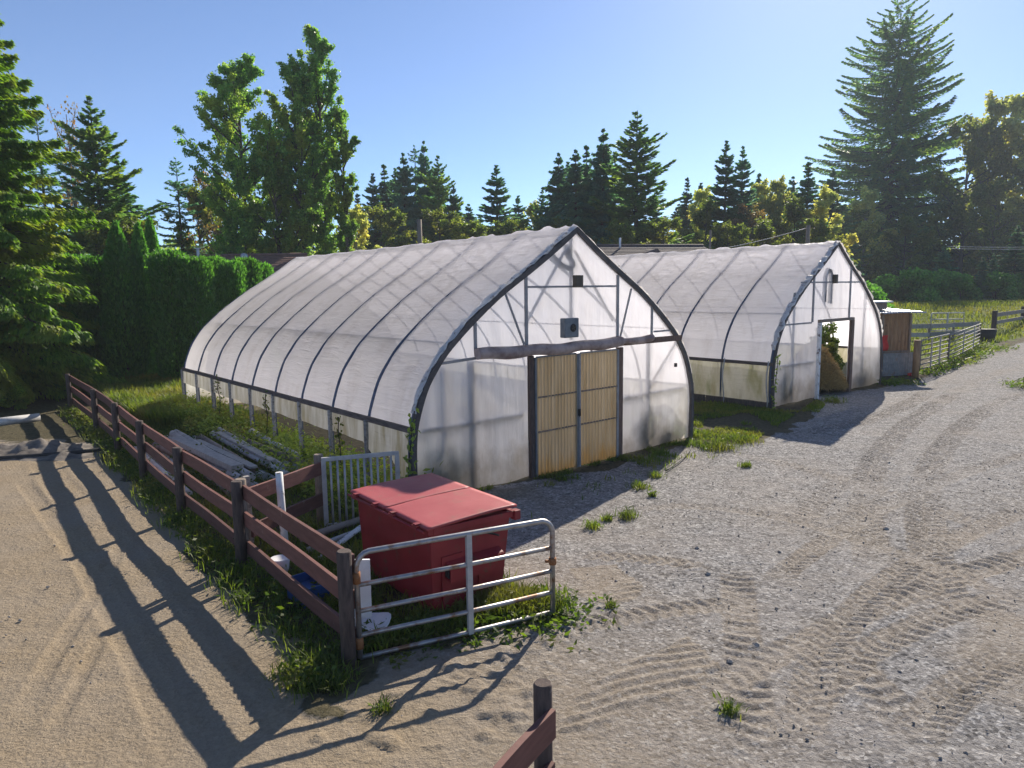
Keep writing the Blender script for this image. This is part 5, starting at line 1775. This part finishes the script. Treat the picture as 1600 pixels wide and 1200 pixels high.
gr = 'pale leafy trees at the right'
for k, px, yt, d, w, lab in (
        ('maple', 1498, 190, 142, 0.95, 'yellow green tree directly right of the huge fir'),
        ('willow', 1530, 160, 146, 0.95, 'tall silvery green tree behind the yellow green one at the right'),
        ('willow', 1588, 152, 140, 1.1, 'silvery tree with pale leaves at the right edge'),
        ('maple', 1625, 210, 132, 1.1, 'leafy tree cut by the right edge above the small spruce'),
        ('maple', 1545, 285, 130, 1.1, 'lower yellow green tree under the silvery ones at the right')):
    leafy(k, px, yt, d, lab, w, gr)
gm = 'broadleaf trees along the far side'
for k, px, yt, d, w, lab in (
        ('maple', 318, 292, 60, 0.9, 'rounded yellow green tree above the brown tiled roof'),
        ('brown', 330, 268, 62, 0.75, 'rusty leaved narrow tree above the brown tiled roof'),
        ('bare', 358, 262, 56, 0.9, 'nearly bare grey tree left of the broad poplar'),
        ('bare', 130, 158, 52, 0.55, 'thin bare sapling in front of the broad dark spruce'),
        ('maple', 230, 345, 46, 1.2, 'leafy tree behind the tallest hedge cypresses'),
        ('maple', 160, 330, 44, 1.2, 'leafy green tree behind the left part of the hedge'),
        ('willow', 838, 322, 92, 1.0, 'small pale tree left of the conifers above the greenhouse peak'),
        ('maple', 720, 345, 70, 1.5, 'low yellow green tree touching the near greenhouse ridge'),
        ('maple', 690, 330, 76, 1.2, 'low leafy tree between the utility pole and the ridge'),
        ('maple', 600, 325, 74, 1.2, 'low leafy tree right of the slim column poplar'),
        ('maple', 1035, 345, 70, 1.4, 'bright low tree over the dark roofed house'),
        ('willow', 1098, 300, 90, 1.0, 'yellowish tree left of the twin spruces'),
        ('maple', 1100, 318, 84, 1.1, 'low round tree in front of the yellowish one by the twin spruces'),
        ('willow', 1185, 290, 92, 1.0, 'pale tree right of the twin spruces'),
        ('willow', 1212, 285, 90, 0.8, 'slim pale tree, second to the right of the twin spruces'),
        ('maple', 1238, 310, 84, 1.1, 'yellow green tree below the bluish spruce'),
        ('willow', 1280, 300, 82, 1.1, 'pale tree behind the left branches of the huge fir'),
        ('brown', 1168, 320, 82, 1.2, 'brownish green tree under the twin spruces'),
        ('maple', 1330, 330, 122, 1.2, 'yellow green tree glimpsed through the huge fir'),
        ('maple', 1410, 340, 124, 1.3, 'green tree glimpsed right of the huge fir trunk'),
        ('willow', 1345, 300, 128, 1.2, 'silvery tree behind the lower left of the huge fir'),
        ('maple', 1270, 345, 76, 1.3, 'low bright green tree left of the huge fir at the greenhouse peak'),
        ('maple', 1190, 345, 74, 1.3, 'low yellow green tree above the far greenhouse roof'),
        ('maple', 1135, 350, 72, 1.2, 'low green tree under the twin spruces by the dark roof'),
        ('maple', 965, 350, 68, 1.3, 'low green tree behind the dark tiled house'),
        ('maple', 880, 345, 74, 1.4, 'low green tree peeping over the near greenhouse peak'),
        ('maple', 800, 345, 76, 1.4, 'low green tree right of the lone symmetrical spruce'),
        ('willow', 560, 330, 62, 1.0, 'pale low tree at the foot of the slim column poplar'),
        ('maple', 395, 330, 58, 1.3, 'leafy low tree at the foot of the broad poplar')):
    leafy(k, px, yt, d, lab, w, gm)

# ---- clipped hedge of cypress columns
def column_mesh(seed, H, R, n=15000, sl=0.22, sw=0.075, flat_top=False):
    rng = np.random.default_rng(seed)
    t = rng.random(n) ** 0.8
    az = rng.uniform(0, 6.283, n)
    lump = 0.68 + 0.55 * fbm(az * 1.1 + 10, t * H * 0.6, 0.8, seed) + 0.10 * rng.normal(0, 1, n)
    if flat_top:
        pr = np.where(t > 0.93, np.sqrt(np.clip(1 - ((t - 0.93) / 0.09) ** 2, 0, 1)), 1.0) * (0.86 + 0.14 * np.sin(t * 3))
    else:
        pr = np.clip(1 - t ** 2.6, 0, 1) ** 0.75 * (0.92 + 0.08 * np.sin(t * 5)) + 0.03
    rr = R * pr * lump * (1 - 0.45 * rng.random(n) ** 2.5)
    zz = H * (0.02 + t * 0.97) + rng.normal(0, 0.06, n)
    d = np.stack([np.cos(az), np.sin(az), np.zeros(n)], -1)
    P = d * rr[:, None]
    P[:, 2] = zz
    Dv = d * rng.uniform(0.1, 0.8, n)[:, None] + np.array([0, 0, 1.0]) * rng.uniform(0.15, 1.0, n)[:, None] + rng.normal(0, 0.3, (n, 3))
    me = leaf_mesh('crown', P, Dv, sl * rng.uniform(0.6, 1.3, n), sw * rng.uniform(0.7, 1.4, n), rng, 0.3)
    mb, _ = trunk_mb(H * 0.92, 0.09, 0.02, rng, 0.004, 6)
    return mb, me


HC = [(column_mesh(71, 5, 0.95), 'bark', 'thuja'), (column_mesh(72, 5, 1.0, flat_top=True), 'bark', 'thuja')]
HS = {}
gh = 'clipped cypress hedge behind the near greenhouse'
hedge = [(100, 412, 31.5, 1, 1.15, 'flat topped cypress at the left end of the hedge'),
         (122, 400, 30.5, 1, 1.15, 'flat topped cypress, second from the left end of the hedge'),
         (152, 402, 30.0, 1, 1.2, 'cypress just left of the tallest pointed one, with a clipped top'),
         (190, 351, 29.5, 0, 1.15, 'tallest pointed cypress of the hedge'),
         (224, 352, 30.0, 0, 0.85, 'narrow pointed cypress right beside the tallest one'),
         (243, 344, 32.0, 0, 0.95, 'pointed cypress standing farther back in the hedge'),
         (268, 393, 29.5, 1, 1.0, 'round topped cypress right of the pointed trio'),
         (304, 402, 29.5, 1, 0.95, 'clipped cypress under the white vent pipe of the roof'),
         (333, 402, 30.5, 1, 0.8, 'slim clipped cypress, third from the greenhouse corner'),
         (362, 408, 31.0, 1, 0.85, 'clipped cypress, second from the greenhouse corner'),
         (386, 404, 32.0, 1, 0.85, 'clipped cypress nearest the greenhouse corner'),
         (408, 412, 33.5, 1, 0.8, 'cypress half hidden behind the greenhouse roof edge')]
for px, yt, d, k, w, lab in hedge:
    h = hgt(px, yt, d)
    loc = at_ground(px, d)
    s = h / 5.0
    w *= 0.92 if px < 170 else 0.80
    sc = (w, w, s)
    if k not in HS:
        HS[k] = tree('cypress', lab, 'hedge plant', loc, *HC[k], rz=0.5, sc=sc, group=gh)
    else:
        place(HS[k], lab, loc, rnd.uniform(0, 6.28), sc, gh)

# ---- bushes
def bush_mesh(seed, R, H, n=6000, leaf=0.12):
    rng = np.random.default_rng(seed)
    Cs = []
    nc = 16
    for i in range(nc):
        a = rng.uniform(0, 6.28); r = R * math.sqrt(rng.random()) * 0.75
        Cs.append((np.array([r * math.cos(a), r * math.sin(a), H * rng.uniform(0.25, 0.85) * (1 - 0.4 * (r / R) ** 2)]), R * rng.uniform(0.22, 0.42)))
    P = []
    for c, r in Cs:
        m_ = n // nc
        q = norm(rng.normal(0, 1, (m_, 3))) * (rng.random(m_) ** 0.45)[:, None] * r
        P.append(c + q)
    P = np.vstack(P)
    P[:, 2] = np.maximum(P[:, 2], 0.03)
    Dv = rng.normal(0, 1, P.shape); Dv[:, 2] -= 0.2
    mb = MB()
    for c, r in Cs:
        mb.tube([(0, 0, -0.1), c * np.array([0.5, 0.5, 0.5]), c], [0.03, 0.02, 0.006], 4, cap=False)
    return mb, leaf_mesh('foliage', P, Dv, leaf * rng.uniform(0.7, 1.4, len(P)), leaf * 0.7 * rng.uniform(0.7, 1.3, len(P)), rng, 0.2)


def bush(label, loc, mesh, leaf, sc=(1, 1, 1), group=None, rz=0, name='bush'):
    mb, me = mesh
    root = empty(name, loc, rz, label, 'bush', group)
    root.scale = sc
    mb.build('stem', M['bark'], root)
    link_mesh('foliage', me, M[leaf], root)
    return root


bmesh_a = bush_mesh(81, 1.4, 2.0, 9000, 0.13)
bA = bush('sunlit bush under the massive cedar at the left edge', G(30, 560 + 40), bmesh_a, 'shrub', (1.5, 1.2, 1.5), 'bushes under the cedar')
for px, py, s, lab in ((70, 585, 1.1, 'bright bush between the cedar and the hedge end'), (-10, 625, 1.0, 'low bush in the shade at the left edge above the log'), (75, 622, 0.75, 'small dark bush beside the far end of the long fence'),
                       (20, 640, 0.5, 'small leafy bush just beyond the pale log')):
    c = G(px, py)
    place(bA, lab, c, rnd.uniform(0, 6), (s, s, s * 0.9), 'bushes under the cedar')
for px, d, s, lab in ((1290, 62, 2.3, 'dark bush at the left foot of the huge fir'), (1345, 60, 2.2, 'dark bush before the trunk of the huge fir'), (1425, 84, 3.1, 'dark bush behind the vent roof of the shed'), (1462, 86, 3.0, 'dark bush behind the rounded paddock gate'), (1500, 84, 2.8, 'dark bush behind the far gate post'), (1560, 84, 2.8, 'dark bush at the back edge of the sunny field'), (1610, 84, 2.8, 'dark bush at the right edge behind the field')):
    o = place(bA, lab, at_ground(px, d), rnd.uniform(0, 6), (s, s, s * 0.9), 'dark bushes beyond the paddock')
    for ch in o.children:
        if ch.name.startswith('foliage'):
            ch.material_slots[0].link = 'OBJECT'
            ch.material_slots[0].material = M['thuja']

# ---- far woods closing the horizon
rng = np.random.default_rng(5)
n = 60000
aa = rng.uniform(-0.95, 0.95, n)
dd = rng.uniform(185, 208, n)
hh = 13 + 11 * fbm(aa * 40, aa * 0 + 2, 1.0, 15, 3)
zz = rng.random(n) ** 0.9 * hh
P = np.stack([np.tan(aa) * dd, dd, zz], -1)
me = leaf_mesh('forest', P, rng.normal(0, 1, (n, 3)), rng.uniform(0.9, 1.7, n), rng.uniform(0.5, 0.9, n), rng, 0.2)
o = link_mesh('distant_forest', me, M['shrub'])
tag(o, 'far green woods closing the horizon behind all the trees', 'forest', kind='stuff')
mb = MB()
pts = np.linspace(-0.95, 0.95, 120)
vs = []
for a in pts:
    d = 210
    h = 11 + 9 * float(fbm(np.array([a * 40]), np.array([2.0]), 1.0, 15, 3)[0])
    vs += [(math.tan(a) * d, d, -0.5), (math.tan(a) * d, d, h), (math.tan(a) * (d + 6), d + 6, h * 0.8), (math.tan(a) * (d + 6), d + 6, -0.5)]
fs = []
for i in range(119):
    o4 = 4 * i
    for c in range(3):
        fs.append((o4 + c, o4 + 4 + c, o4 + 5 + c, o4 + 1 + c))
mb.add(vs, fs)
M['wood_hill'] = surf_mat('wooded_rise', (0.015, 0.025, 0.012), (0.05, 0.07, 0.025), 0.8, rough=1.0, bumps=0.6, bdist=0.5)
o = mb.build('hill', M['wood_hill'])
o['kind'] = 'structure'

# ---- grass and weeds
def scatter(poly, n, rng):
    P = np.array([q[:2] for q in poly])
    lo, hi = P.min(0), P.max(0)
    out = np.zeros((0, 2))
    while len(out) < n:
        q = rng.uniform(lo, hi, (n * 2, 2))
        q = q[in_poly(q[:, 0], q[:, 1], P)]
        out = np.vstack([out, q])
    return out[:n]


def with_z(q, z=-0.01):
    return np.column_stack([q, np.full(len(q), z)])


rng = np.random.default_rng(77)
# tall bright grass behind, between hedge, fence and greenhouse
pg = [G(*q) for q in ((128, 612), (215, 596), (292, 600), (330, 640), (420, 672), (420, 690), (330, 675), (235, 668), (170, 632))]
q = scatter(pg, 26000, rng)
clump_n = fbm(q[:, 0], q[:, 1], 1.2, 33)
H = 0.25 + 0.75 * clump_n * rng.uniform(0.4, 1.0, len(q))
tag(link_mesh('grass', blades('grass', with_z(q), H, 0.7, 0.035, rng), M['grass']), 'tall bright grass growing between the hedge and the long fence', 'grass', kind='stuff')
# low grass around the pile, dumpster and cross fence
pg2 = [FENCE[6] + fn * 0.1, FENCE[5] + fn * 0.15, FENCE[4] + fn * 0.15, FENCE[3] + fn * 0.1, FENCE[1] + fn * 0.1, G(260, 640)[:2], W1(-0.15, 9)[:2], W1(-0.1, 0.2)[:2], np.array([-1.2, 10.6]), np.array([-0.2, 8.9]), np.array([0.3, 7.75]), np.array([-1.5, 6.8])]
q = scatter(pg2, 22000, rng)
H = 0.10 + 0.35 * fbm(q[:, 0], q[:, 1], 0.6, 37) ** 1.5 * rng.uniform(0.4, 1.3, len(q))
tag(link_mesh('grass', blades('grass', with_z(q), H, 0.9, 0.02, rng), M['grass']), 'low grass between the fence, the pole pile and the dumpster', 'grass', kind='stuff')


def leaf_clumps(centers, radii, heights, per, leaf, rng):
    P, Dv, S, Wv = [], [], [], []
    for c, r, h in zip(centers, radii, heights):
        n = max(6, int(per * r * r / 0.09))
        a = rng.uniform(0, 6.283, n); rr = r * np.sqrt(rng.random(n))
        z = h * (0.08 + 0.92 * rng.random(n)) * (1 - 0.6 * (rr / r) ** 2)
        p = np.stack([c[0] + rr * np.cos(a), c[1] + rr * np.sin(a), z + 0.01], -1)
        d = np.stack([np.cos(a), np.sin(a), rng.uniform(-0.5, 0.8, n)], -1) + rng.normal(0, 0.35, (n, 3))
        P.append(p); Dv.append(d)
        S.append(leaf * rng.uniform(0.6, 1.5, n)); Wv.append(leaf * rng.uniform(0.3, 0.6, n))
    return leaf_mesh('weeds', np.vstack(P), np.vstack(Dv), np.concatenate(S), np.concatenate(Wv), rng, 0.5)


# leafy weeds in a strip outside the fence
cs, rs, hs = [], [], []
for i in range(760):
    s = rng.random() ** 0.9
    L = s * (len(FENCE) - 1)
    k = min(int(L), len(FENCE) - 2)
    p = FENCE[k] + (FENCE[k + 1] - FENCE[k]) * (L - k)
    wmax = 0.22 + 0.42 * float(vnoise(np.array([s * 14]), np.array([0.5]), 1.0, 3)[0])
    o_ = -wmax * rng.random() ** 1.1 + 0.10
    if rng.random() > 0.35 + 0.65 * float(vnoise(np.array([p[0]]), np.array([p[1]]), 0.7, 8)[0]) + (o_ > -0.5) * 0.3:
        continue
    pp = p + fn * o_ + rng.normal(0, 0.04, 2)
    cs.append(pp); rs.append(rng.uniform(0.06, 0.17)); hs.append(rng.uniform(0.08, 0.30) * (1.15 + o_ * 0.8))
for i in range(80):                                                 # round the gate post corner
    a = rng.uniform(2.6, 5.2); r = 0.5 * math.sqrt(rng.random())
    cs.append(np.array([-1.85 + r * math.cos(a), 6.55 + r * math.sin(a) * 0.75])); rs.append(rng.uniform(0.06, 0.15)); hs.append(rng.uniform(0.06, 0.22))
tag(link_mesh('weeds', leaf_clumps(cs, rs, hs, 26, 0.085, rng), M['weed']), 'leafy weeds growing in a strip along the foot of the long fence', 'weeds', kind='stuff')
q = np.array(cs)[rng.integers(0, len(cs), 6000)] + rng.normal(0, 0.10, (6000, 2))
tag(link_mesh('grass', blades('grass', with_z(q), rng.uniform(0.06, 0.30, 6000), 0.8, 0.012, rng), M['grass']), 'grass blades mixed with the weeds along the long fence', 'grass', kind='stuff')
# weeds inside: round the dumpster and under the gate
cs, rs, hs = [], [], []
ga_, gb_ = np.array([-1.60, 6.73]), G(861, 964)[:2]
for i in range(420):
    t = rng.random()
    p = ga_ + (gb_ - ga_) * (1.08 * t) + np.array([-0.20, 0.42]) * (0.12 + 1.3 * rng.random())
    cs.append(p); rs.append(rng.uniform(0.07, 0.18)); hs.append(rng.uniform(0.05, 0.20))
for i in range(60):
    t = rng.random()
    p = ga_ + (gb_ - ga_) * (0.1 + 0.95 * t) - np.array([-0.2, 0.42]) * 0.6 * rng.random() ** 1.5
    cs.append(p); rs.append(rng.uniform(0.04, 0.10)); hs.append(rng.uniform(0.02, 0.07))
for i in range(260):
    p = scatter([(-3.3, 9.0), (-1.75, 7.0), (-1.2, 7.3), (-2.5, 9.4)], 1, rng)[0]
    cs.append(p); rs.append(rng.uniform(0.08, 0.2)); hs.append(rng.uniform(0.08, 0.3))
for i in range(160):
    p = gb_ + np.array([rng.normal(-0.15, 0.30), rng.normal(0.05, 0.26)])
    cs.append(p); rs.append(rng.uniform(0.07, 0.16)); hs.append(rng.uniform(0.05, 0.17))
tag(link_mesh('weeds', leaf_clumps(cs, rs, hs, 26, 0.08, rng), M['weed']), 'low leafy weeds under the tube gate and round the dumpster', 'weeds', kind='stuff')
q = gb_ + np.array([-0.55, 0.25]) + rng.normal(0, 1, (2600, 2)) * np.array([0.30, 0.16])
tag(link_mesh('grass', blades('grass', with_z(q), rng.uniform(0.1, 0.33, 2600), 0.7, 0.012, rng), M['grass']), 'bright grass tuft behind the middle of the tube gate', 'grass', kind='stuff')
# yellowing weeds along the side of the greenhouse and over the pile
cs, rs, hs = [], [], []
for i in range(1700):
    v = rng.uniform(-0.2, 14)
    p = W1(0.45 - 1.6 * rng.random() ** 1.2, v)[:2]
    cs.append(p); rs.append(rng.uniform(0.12, 0.3)); hs.append(rng.uniform(0.25, 0.85))
tag(link_mesh('weeds', leaf_clumps(cs, rs, hs, 20, 0.11, rng), M['weed_dry']), 'yellowing weeds growing along the side of the near greenhouse', 'weeds', kind='stuff')
cs, rs, hs = [], [], []
for i in range(560):
    s = rng.uniform(-6.4, 0.2); off = rng.uniform(0.2, 3.2)
    if float(vnoise(np.array([s]), np.array([off]), 0.7, 12)[0]) < 0.56 and s > -4.6:
        continue
    p = pile0 + fd * s + fn * off
    cs.append(p); rs.append(rng.uniform(0.1, 0.26)); hs.append(rng.uniform(0.35, 0.62))
tag(link_mesh('weeds', leaf_clumps(cs, rs, hs, 20, 0.09, rng), M['weed']), 'green weeds growing up through the pole pile', 'weeds', kind='stuff')
# grass between the greenhouses
pg = [W1(8.25, 0.1), W1(8.25, 5), W2(-0.2, 6), W2(-0.2, -0.3), G(1280, 645), G(1290, 632), W2(2.7, -0.15), W2(0.1, -0.9), G(1180, 690), G(1105, 688)]
q = scatter(pg, 26000, rng)
keep = fbm(q[:, 0], q[:, 1], 0.9, 43) > 0.40
q = q[keep]
tag(link_mesh('grass', blades('grass', with_z(q), 0.06 + 0.20 * rng.random(len(q)) * fbm(q[:, 0], q[:, 1], 1.0, 45), 0.9, 0.02, rng), M['grass']), 'grass growing on the ground between the two greenhouses', 'grass', kind='stuff')
# sparse grass in the shade before the near doors
u = rng.uniform(1.0, 8.0, 9000); v = -np.abs(rng.normal(0.25, 0.6, 9000))
q = (G1O + AX * u[:, None] + BX * v[:, None])
keep = fbm(q[:, 0], q[:, 1], 0.45, 47) + 0.1 * v > 0.50
q = q[keep]
tag(link_mesh('grass', blades('grass', with_z(q), 0.04 + 0.14 * rng.random(len(q)), 1.0, 0.016, rng), M['weed']), 'sparse grass and weeds along the front of the near greenhouse', 'grass', kind='stuff')
# the sunny field and the verge by the paddock gates
q = scatter(FIELD, 60000, rng)
keep = q[:, 1] > 30
q = q[keep]
qz = with_z(q)
qz[:, 2] += rise(q[:, 0], q[:, 1])
tag(link_mesh('grass', blades('grass', qz, 0.25 + 0.5 * fbm(q[:, 0], q[:, 1], 4, 49) * rng.random(len(q)), 0.9, 0.07, rng), M['grass_far']), 'bright sunlit field grass beyond the paddock', 'grass', kind='stuff')
cs, rs, hs = [], [], []
for i in range(260):
    t = rng.random()
    p = gpa + (gpc - gpa) * t + np.array([0.5, -0.4]) * rng.normal(0.6, 0.6) * (0.6 + t)
    cs.append(p); rs.append(rng.uniform(0.15, 0.4)); hs.append(rng.uniform(0.15, 0.5))
for i in range(60):
    p = G(1380 + 45 * rng.random(), 600)[:2] + rng.normal(0, 0.3, 2)
    cs.append(p); rs.append(rng.uniform(0.15, 0.3)); hs.append(rng.uniform(0.1, 0.35))
for i in range(40):
    p = G(1603 + 20 * rng.random(), 605)[:2] + rng.normal(0, 0.4, 2)
    cs.append(p); rs.append(rng.uniform(0.15, 0.4)); hs.append(rng.uniform(0.15, 0.4))
tag(link_mesh('weeds', leaf_clumps(cs, rs, hs, 14, 0.13, rng), M['weed']), 'green weeds along the foot of the paddock gates', 'weeds', kind='stuff')

# separate weed clumps standing on the gravel
gw = 'weed clumps on the gravel'
wl = [((1000, 762), 0.22, 'bright weed clump on the gravel at the edge of the greenhouse shade'), ((1024, 745), 0.16, 'weed clump between the shade edge and the black cable'),
      ((980, 808), 0.20, 'bright weed clump farthest out on the gravel before the near greenhouse'), ((925, 824), 0.16, 'flat weed clump nearest the free end of the tube gate'),
      ((1020, 775), 0.08, 'tiny weed sprig beside the bright clump at the shade edge'), ((948, 812), 0.10, 'dry small weed between the two flat clumps'),
      ((1120, 700), 0.55, 'spreading weed patch on the gravel by the near greenhouse corner'), ((1160, 690), 0.45, 'spreading weed patch between the greenhouse corner and the far greenhouse'), ((1090, 682), 0.34, 'leafy weed clump against the near greenhouse corner'),
      ((1165, 729), 0.14, 'small weed beyond the spreading patches'), ((955, 950), 0.07, 'tiny weed in the middle of the tyre tracks'), ((1140, 1115), 0.10, 'small grass clump beside the deep tyre track at the bottom'),
      ((520, 1075), 0.20, 'weed clump straggling in front of the gate post'), ((598, 1112), 0.10, 'small weed in the churned sand at the bottom'), ((1300, 628), 0.4, 'grassy clump by the open doorway of the far greenhouse')]
for (p, r, lab) in wl:
    c = G(*p)
    wroot = empty('weed_plant', c, 0, lab, 'weed', gw)
    k = max(1, int(r / 0.12) ** 2)
    cc = [np.array([0, 0])] + [rng.normal(0, r * 0.5, 2) for _ in range(k)]
    me = leaf_clumps(cc, [max(0.08, r * 0.6)] + [rng.uniform(0.08, 0.16) for _ in range(k)], [r * 0.8 + 0.04] + list(rng.uniform(0.06, 0.18, k)), 30, 0.07, rng)
    link_mesh('leaves', me, M['weed'], wroot)
    q = rng.normal(0, r * 0.45, (int(60 + 500 * r), 2))
    link_mesh('blades', blades('blades', with_z(q), rng.uniform(0.05, 0.12 + r * 0.5, len(q)), 0.9, 0.012, rng), M['grass'], wroot)

# vines and plants at the greenhouses
def vine(label, pts, n, r, leafmat='weed', leaf=0.09):
    P = smooth_line(pts, 40)
    root = empty('vine', P[0], 0, label, 'vine')
    mb = MB(); mb.tube([p - P[0] for p in P], 0.012, 5); mb.build('stem', M['bark'], root)
    i = rng.integers(0, len(P), n)
    C = P[i] - P[0] + rng.normal(0, r, (n, 3))
    D_ = rng.normal(0, 0.5, (n, 3)); D_[:, 2] -= 0.8
    link_mesh('leaves', leaf_mesh('leaves', C, D_, leaf * rng.uniform(0.6, 1.3, n), leaf * 0.55, rng, 0.3), M[leafmat], root)


vine('vine climbing the front corner hoop of the near greenhouse', [W1(-0.12, -0.12, 0), W1(-0.16, -0.10, 0.6), W1(-0.10, -0.12, 1.2), W1(-0.02, -0.14, 1.75)], 90, 0.05, 'weed_dry', 0.12)
vine('green vine hanging on the hip board near the middle of the greenhouse', [W1(-0.14, 6.5, 1.36), W1(-0.16, 6.5, 1.1), W1(-0.15, 6.45, 0.8), W1(-0.2, 6.5, 0.2)], 60, 0.05)
vine('green vine hanging on the hip board toward the back of the greenhouse', [W1(-0.14, 10.1, 1.42), W1(-0.17, 10.1, 1.1), W1(-0.16, 10.0, 0.8), W1(-0.2, 10.1, 0.2)], 70, 0.06)
vine('vine on the side sheet nearest the torn front corner', [W1(-0.12, 2.6, 1.3), W1(-0.14, 2.6, 1.0), W1(-0.16, 2.5, 0.6), W1(-0.25, 2.4, 0.1)], 60, 0.05)
vine('leafy vine climbing the front corner hoop of the far greenhouse', [W2(-0.05, -0.15, 0), W2(-0.08, -0.15, 0.6), W2(0.05, -0.14, 1.2), W2(0.08, -0.14, 1.7)], 60, 0.06, 'weed_dry', 0.12)
gi = 'plants growing inside the greenhouses'
for fn_, u, v, r, h, lab in ((W1, 0.75, 0.45, 0.55, 1.0, 'dark plant behind the lower left plastic of the near greenhouse'), (W1, 6.5, 0.35, 0.42, 1.1, 'plant shape behind the right plastic of the near greenhouse'),
                             (W1, 7.4, 0.40, 0.5, 0.7, 'low plant behind the plastic at the right corner of the near greenhouse'),
                             (W2, 1.05, 0.30, 0.42, 1.4, 'tall plant behind the left plastic of the far greenhouse'), (W2, 6.4, 0.4, 0.5, 1.0, 'plant behind the right plastic of the far greenhouse'),
                             (W2, 6.2, 1.25, 0.75, 2.1, 'leafy green plant seen through the open doorway'), (W2, 7.0, 1.6, 0.75, 2.7, 'taller green plant inside the doorway against the right wall')):
    mesh = bush_mesh(int(u * 100), r, h, 3500, 0.10)
    bush(lab, fn_(u, v if v > 1 else r * 0.36 + 0.06), mesh, 'weed', (1, 1 if v > 1 else 0.34, 1), group=gi, rz=YAW, name='plant')
# straw heap and things in the doorway of the far greenhouse
rngs = np.random.default_rng(9)
n = 26000
a = rngs.uniform(0, 6.283, n); rr = 1.15 * np.sqrt(rngs.random(n))
zt = 1.5 * np.clip(1 - (rr / 1.25) ** 2.2, 0, 1) * (0.62 + 0.7 * fbm(rr * np.cos(a) + 5, rr * np.sin(a) + 5, 0.55, 71)) + 0.05
p0 = W2(4.45, 0.95)
P = np.stack([p0[0] + rr * np.cos(a), p0[1] + rr * np.sin(a), zt * (0.75 + 0.3 * rngs.random(n))], -1)
o = link_mesh('straw_heap', leaf_mesh('straw', P, rngs.normal(0, 1, (n, 3)) + np.array([0, 0, -0.4]), rngs.uniform(0.15, 0.4, n), 0.03, rngs, 0.3), M['straw'])
tag(o, 'heap of dry golden straw inside the open greenhouse doorway', 'straw heap')
mb = MB()
mb.bar(W2(4.75, 0.5, 0.02), W2(4.95, 0.4, 0.75), 0.04, 0.03); mb.bar(W2(5.15, 0.7, 0.02), W2(5.1, 0.6, 0.95), 0.10, 0.10)
mb.bar(W2(4.7, 0.45, 0.70), W2(5.2, 0.62, 0.72), 0.05, 0.05)
tag(mb.build('rack', M['post_grey']), 'low wooden rack standing inside the right of the open doorway', 'rack')

# loose stones on the yard
gs = 'loose stones on the yard'
sts = [((1106, 898), 0.05, 'dark stone lying beside the upper end of the deep tyre track'), ((911, 991), 0.045, 'dark stone in the tyre track right of the tube gate'), ((1384, 828), 0.06, 'lone dark stone on the gravel at the right'),
       ((1089, 857), 0.045, 'dark stone on the gravel above the tyre tracks'), ((75, 918), 0.03, 'small stone lying on the sandy road'), ((32, 970), 0.03, 'stone lower left on the sandy road'), ((1180, 1010), 0.06, 'stone beside the right edge of the deep tyre track'),
       ((1140, 1035), 0.05, 'stone left of the deep tyre track at the bottom')]
for (p, r, lab) in sts:
    c = G(*p)
    me = bpy.data.meshes.new('stone')
    bmv, bmf = [], []
    rs_ = np.random.default_rng(int(p[0])); r = r * 0.62
    nu_, nv_ = 10, 7
    for j in range(nv_):
        for i in range(nu_):
            th_, ph_ = 2 * math.pi * i / nu_, math.pi * (j + 0.5) / nv_
            k = r * (0.8 + 0.35 * rs_.random())
            bmv.append((k * 1.25 * math.sin(ph_) * math.cos(th_), k * math.sin(ph_) * math.sin(th_), k * 0.75 * math.cos(ph_)))
    for j in range(nv_ - 1):
        for i in range(nu_):
            bmf.append((j * nu_ + i, j * nu_ + (i + 1) % nu_, (j + 1) * nu_ + (i + 1) % nu_, (j + 1) * nu_ + i))
    bmf += [tuple(range(nu_))[::-1], tuple((nv_ - 1) * nu_ + i for i in range(nu_))]
    me.from_pydata(bmv, [], bmf)
    o = link_mesh('stone', me, M['stone'])
    o.location = (c[0], c[1], r * 0.45)
    tag(o, lab, 'stone', gs)
# scattered crumbs of gravel on the near yard
n = 9000
q = np.column_stack([rng.uniform(-9, 12, n), 3.2 + 12 * rng.random(n) ** 1.5])
keep = in_poly(q[:, 0], q[:, 1], YARD) | (in_poly(q[:, 0], q[:, 1], ROAD) & (rng.random(n) < 0.25))
q = q[keep]
n = len(q)
P = np.column_stack([q, np.full(n, 0.006)])
r = rng.gamma(2.0, 0.0032, n)[:, None, None] + 0.003
octv = np.array([[1, 0, 0], [0, 1, 0], [-1, 0, 0], [0, -1, 0], [0, 0, 0.8], [0, 0, -0.8]], float)[None] * r * rng.uniform(0.6, 1.3, (n, 6, 1))
V = P[:, None, :] + octv
fo = np.array([[0, 1, 4], [1, 2, 4], [2, 3, 4], [3, 0, 4], [1, 0, 5], [2, 1, 5], [3, 2, 5], [0, 3, 5]])
F = (np.arange(n)[:, None, None] * 6 + fo[None]).reshape(-1, 3)
o = link_mesh('gravel', arr_mesh('gravel', V, F, np.full(len(F), 3)), M['stone'])
tag(o, 'loose gravel crumbs scattered over the yard', 'gravel', kind='stuff')
# ------------------------------------------------------------------ air between here and the far trees
mb = MB()
mb.box((0, 72, 34.5), (900, 345, 73))
hz = bpy.data.materials.new('haze_air')
hz.use_nodes = True
hz.node_tree.nodes.clear()
ho = hz.node_tree.nodes.new('ShaderNodeOutputMaterial')
hv = hz.node_tree.nodes.new('ShaderNodeVolumePrincipled')
hv.inputs['Color'].default_value = (0.86, 0.92, 1.0, 1)
hv.inputs['Density'].default_value = 0.0006
hv.inputs['Anisotropy'].default_value = 0.0
hz.node_tree.links.new(hv.outputs[0], ho.inputs['Volume'])
tag(mb.build('haze', hz), 'thin pale haze in the air over the yard', 'haze', kind='stuff')
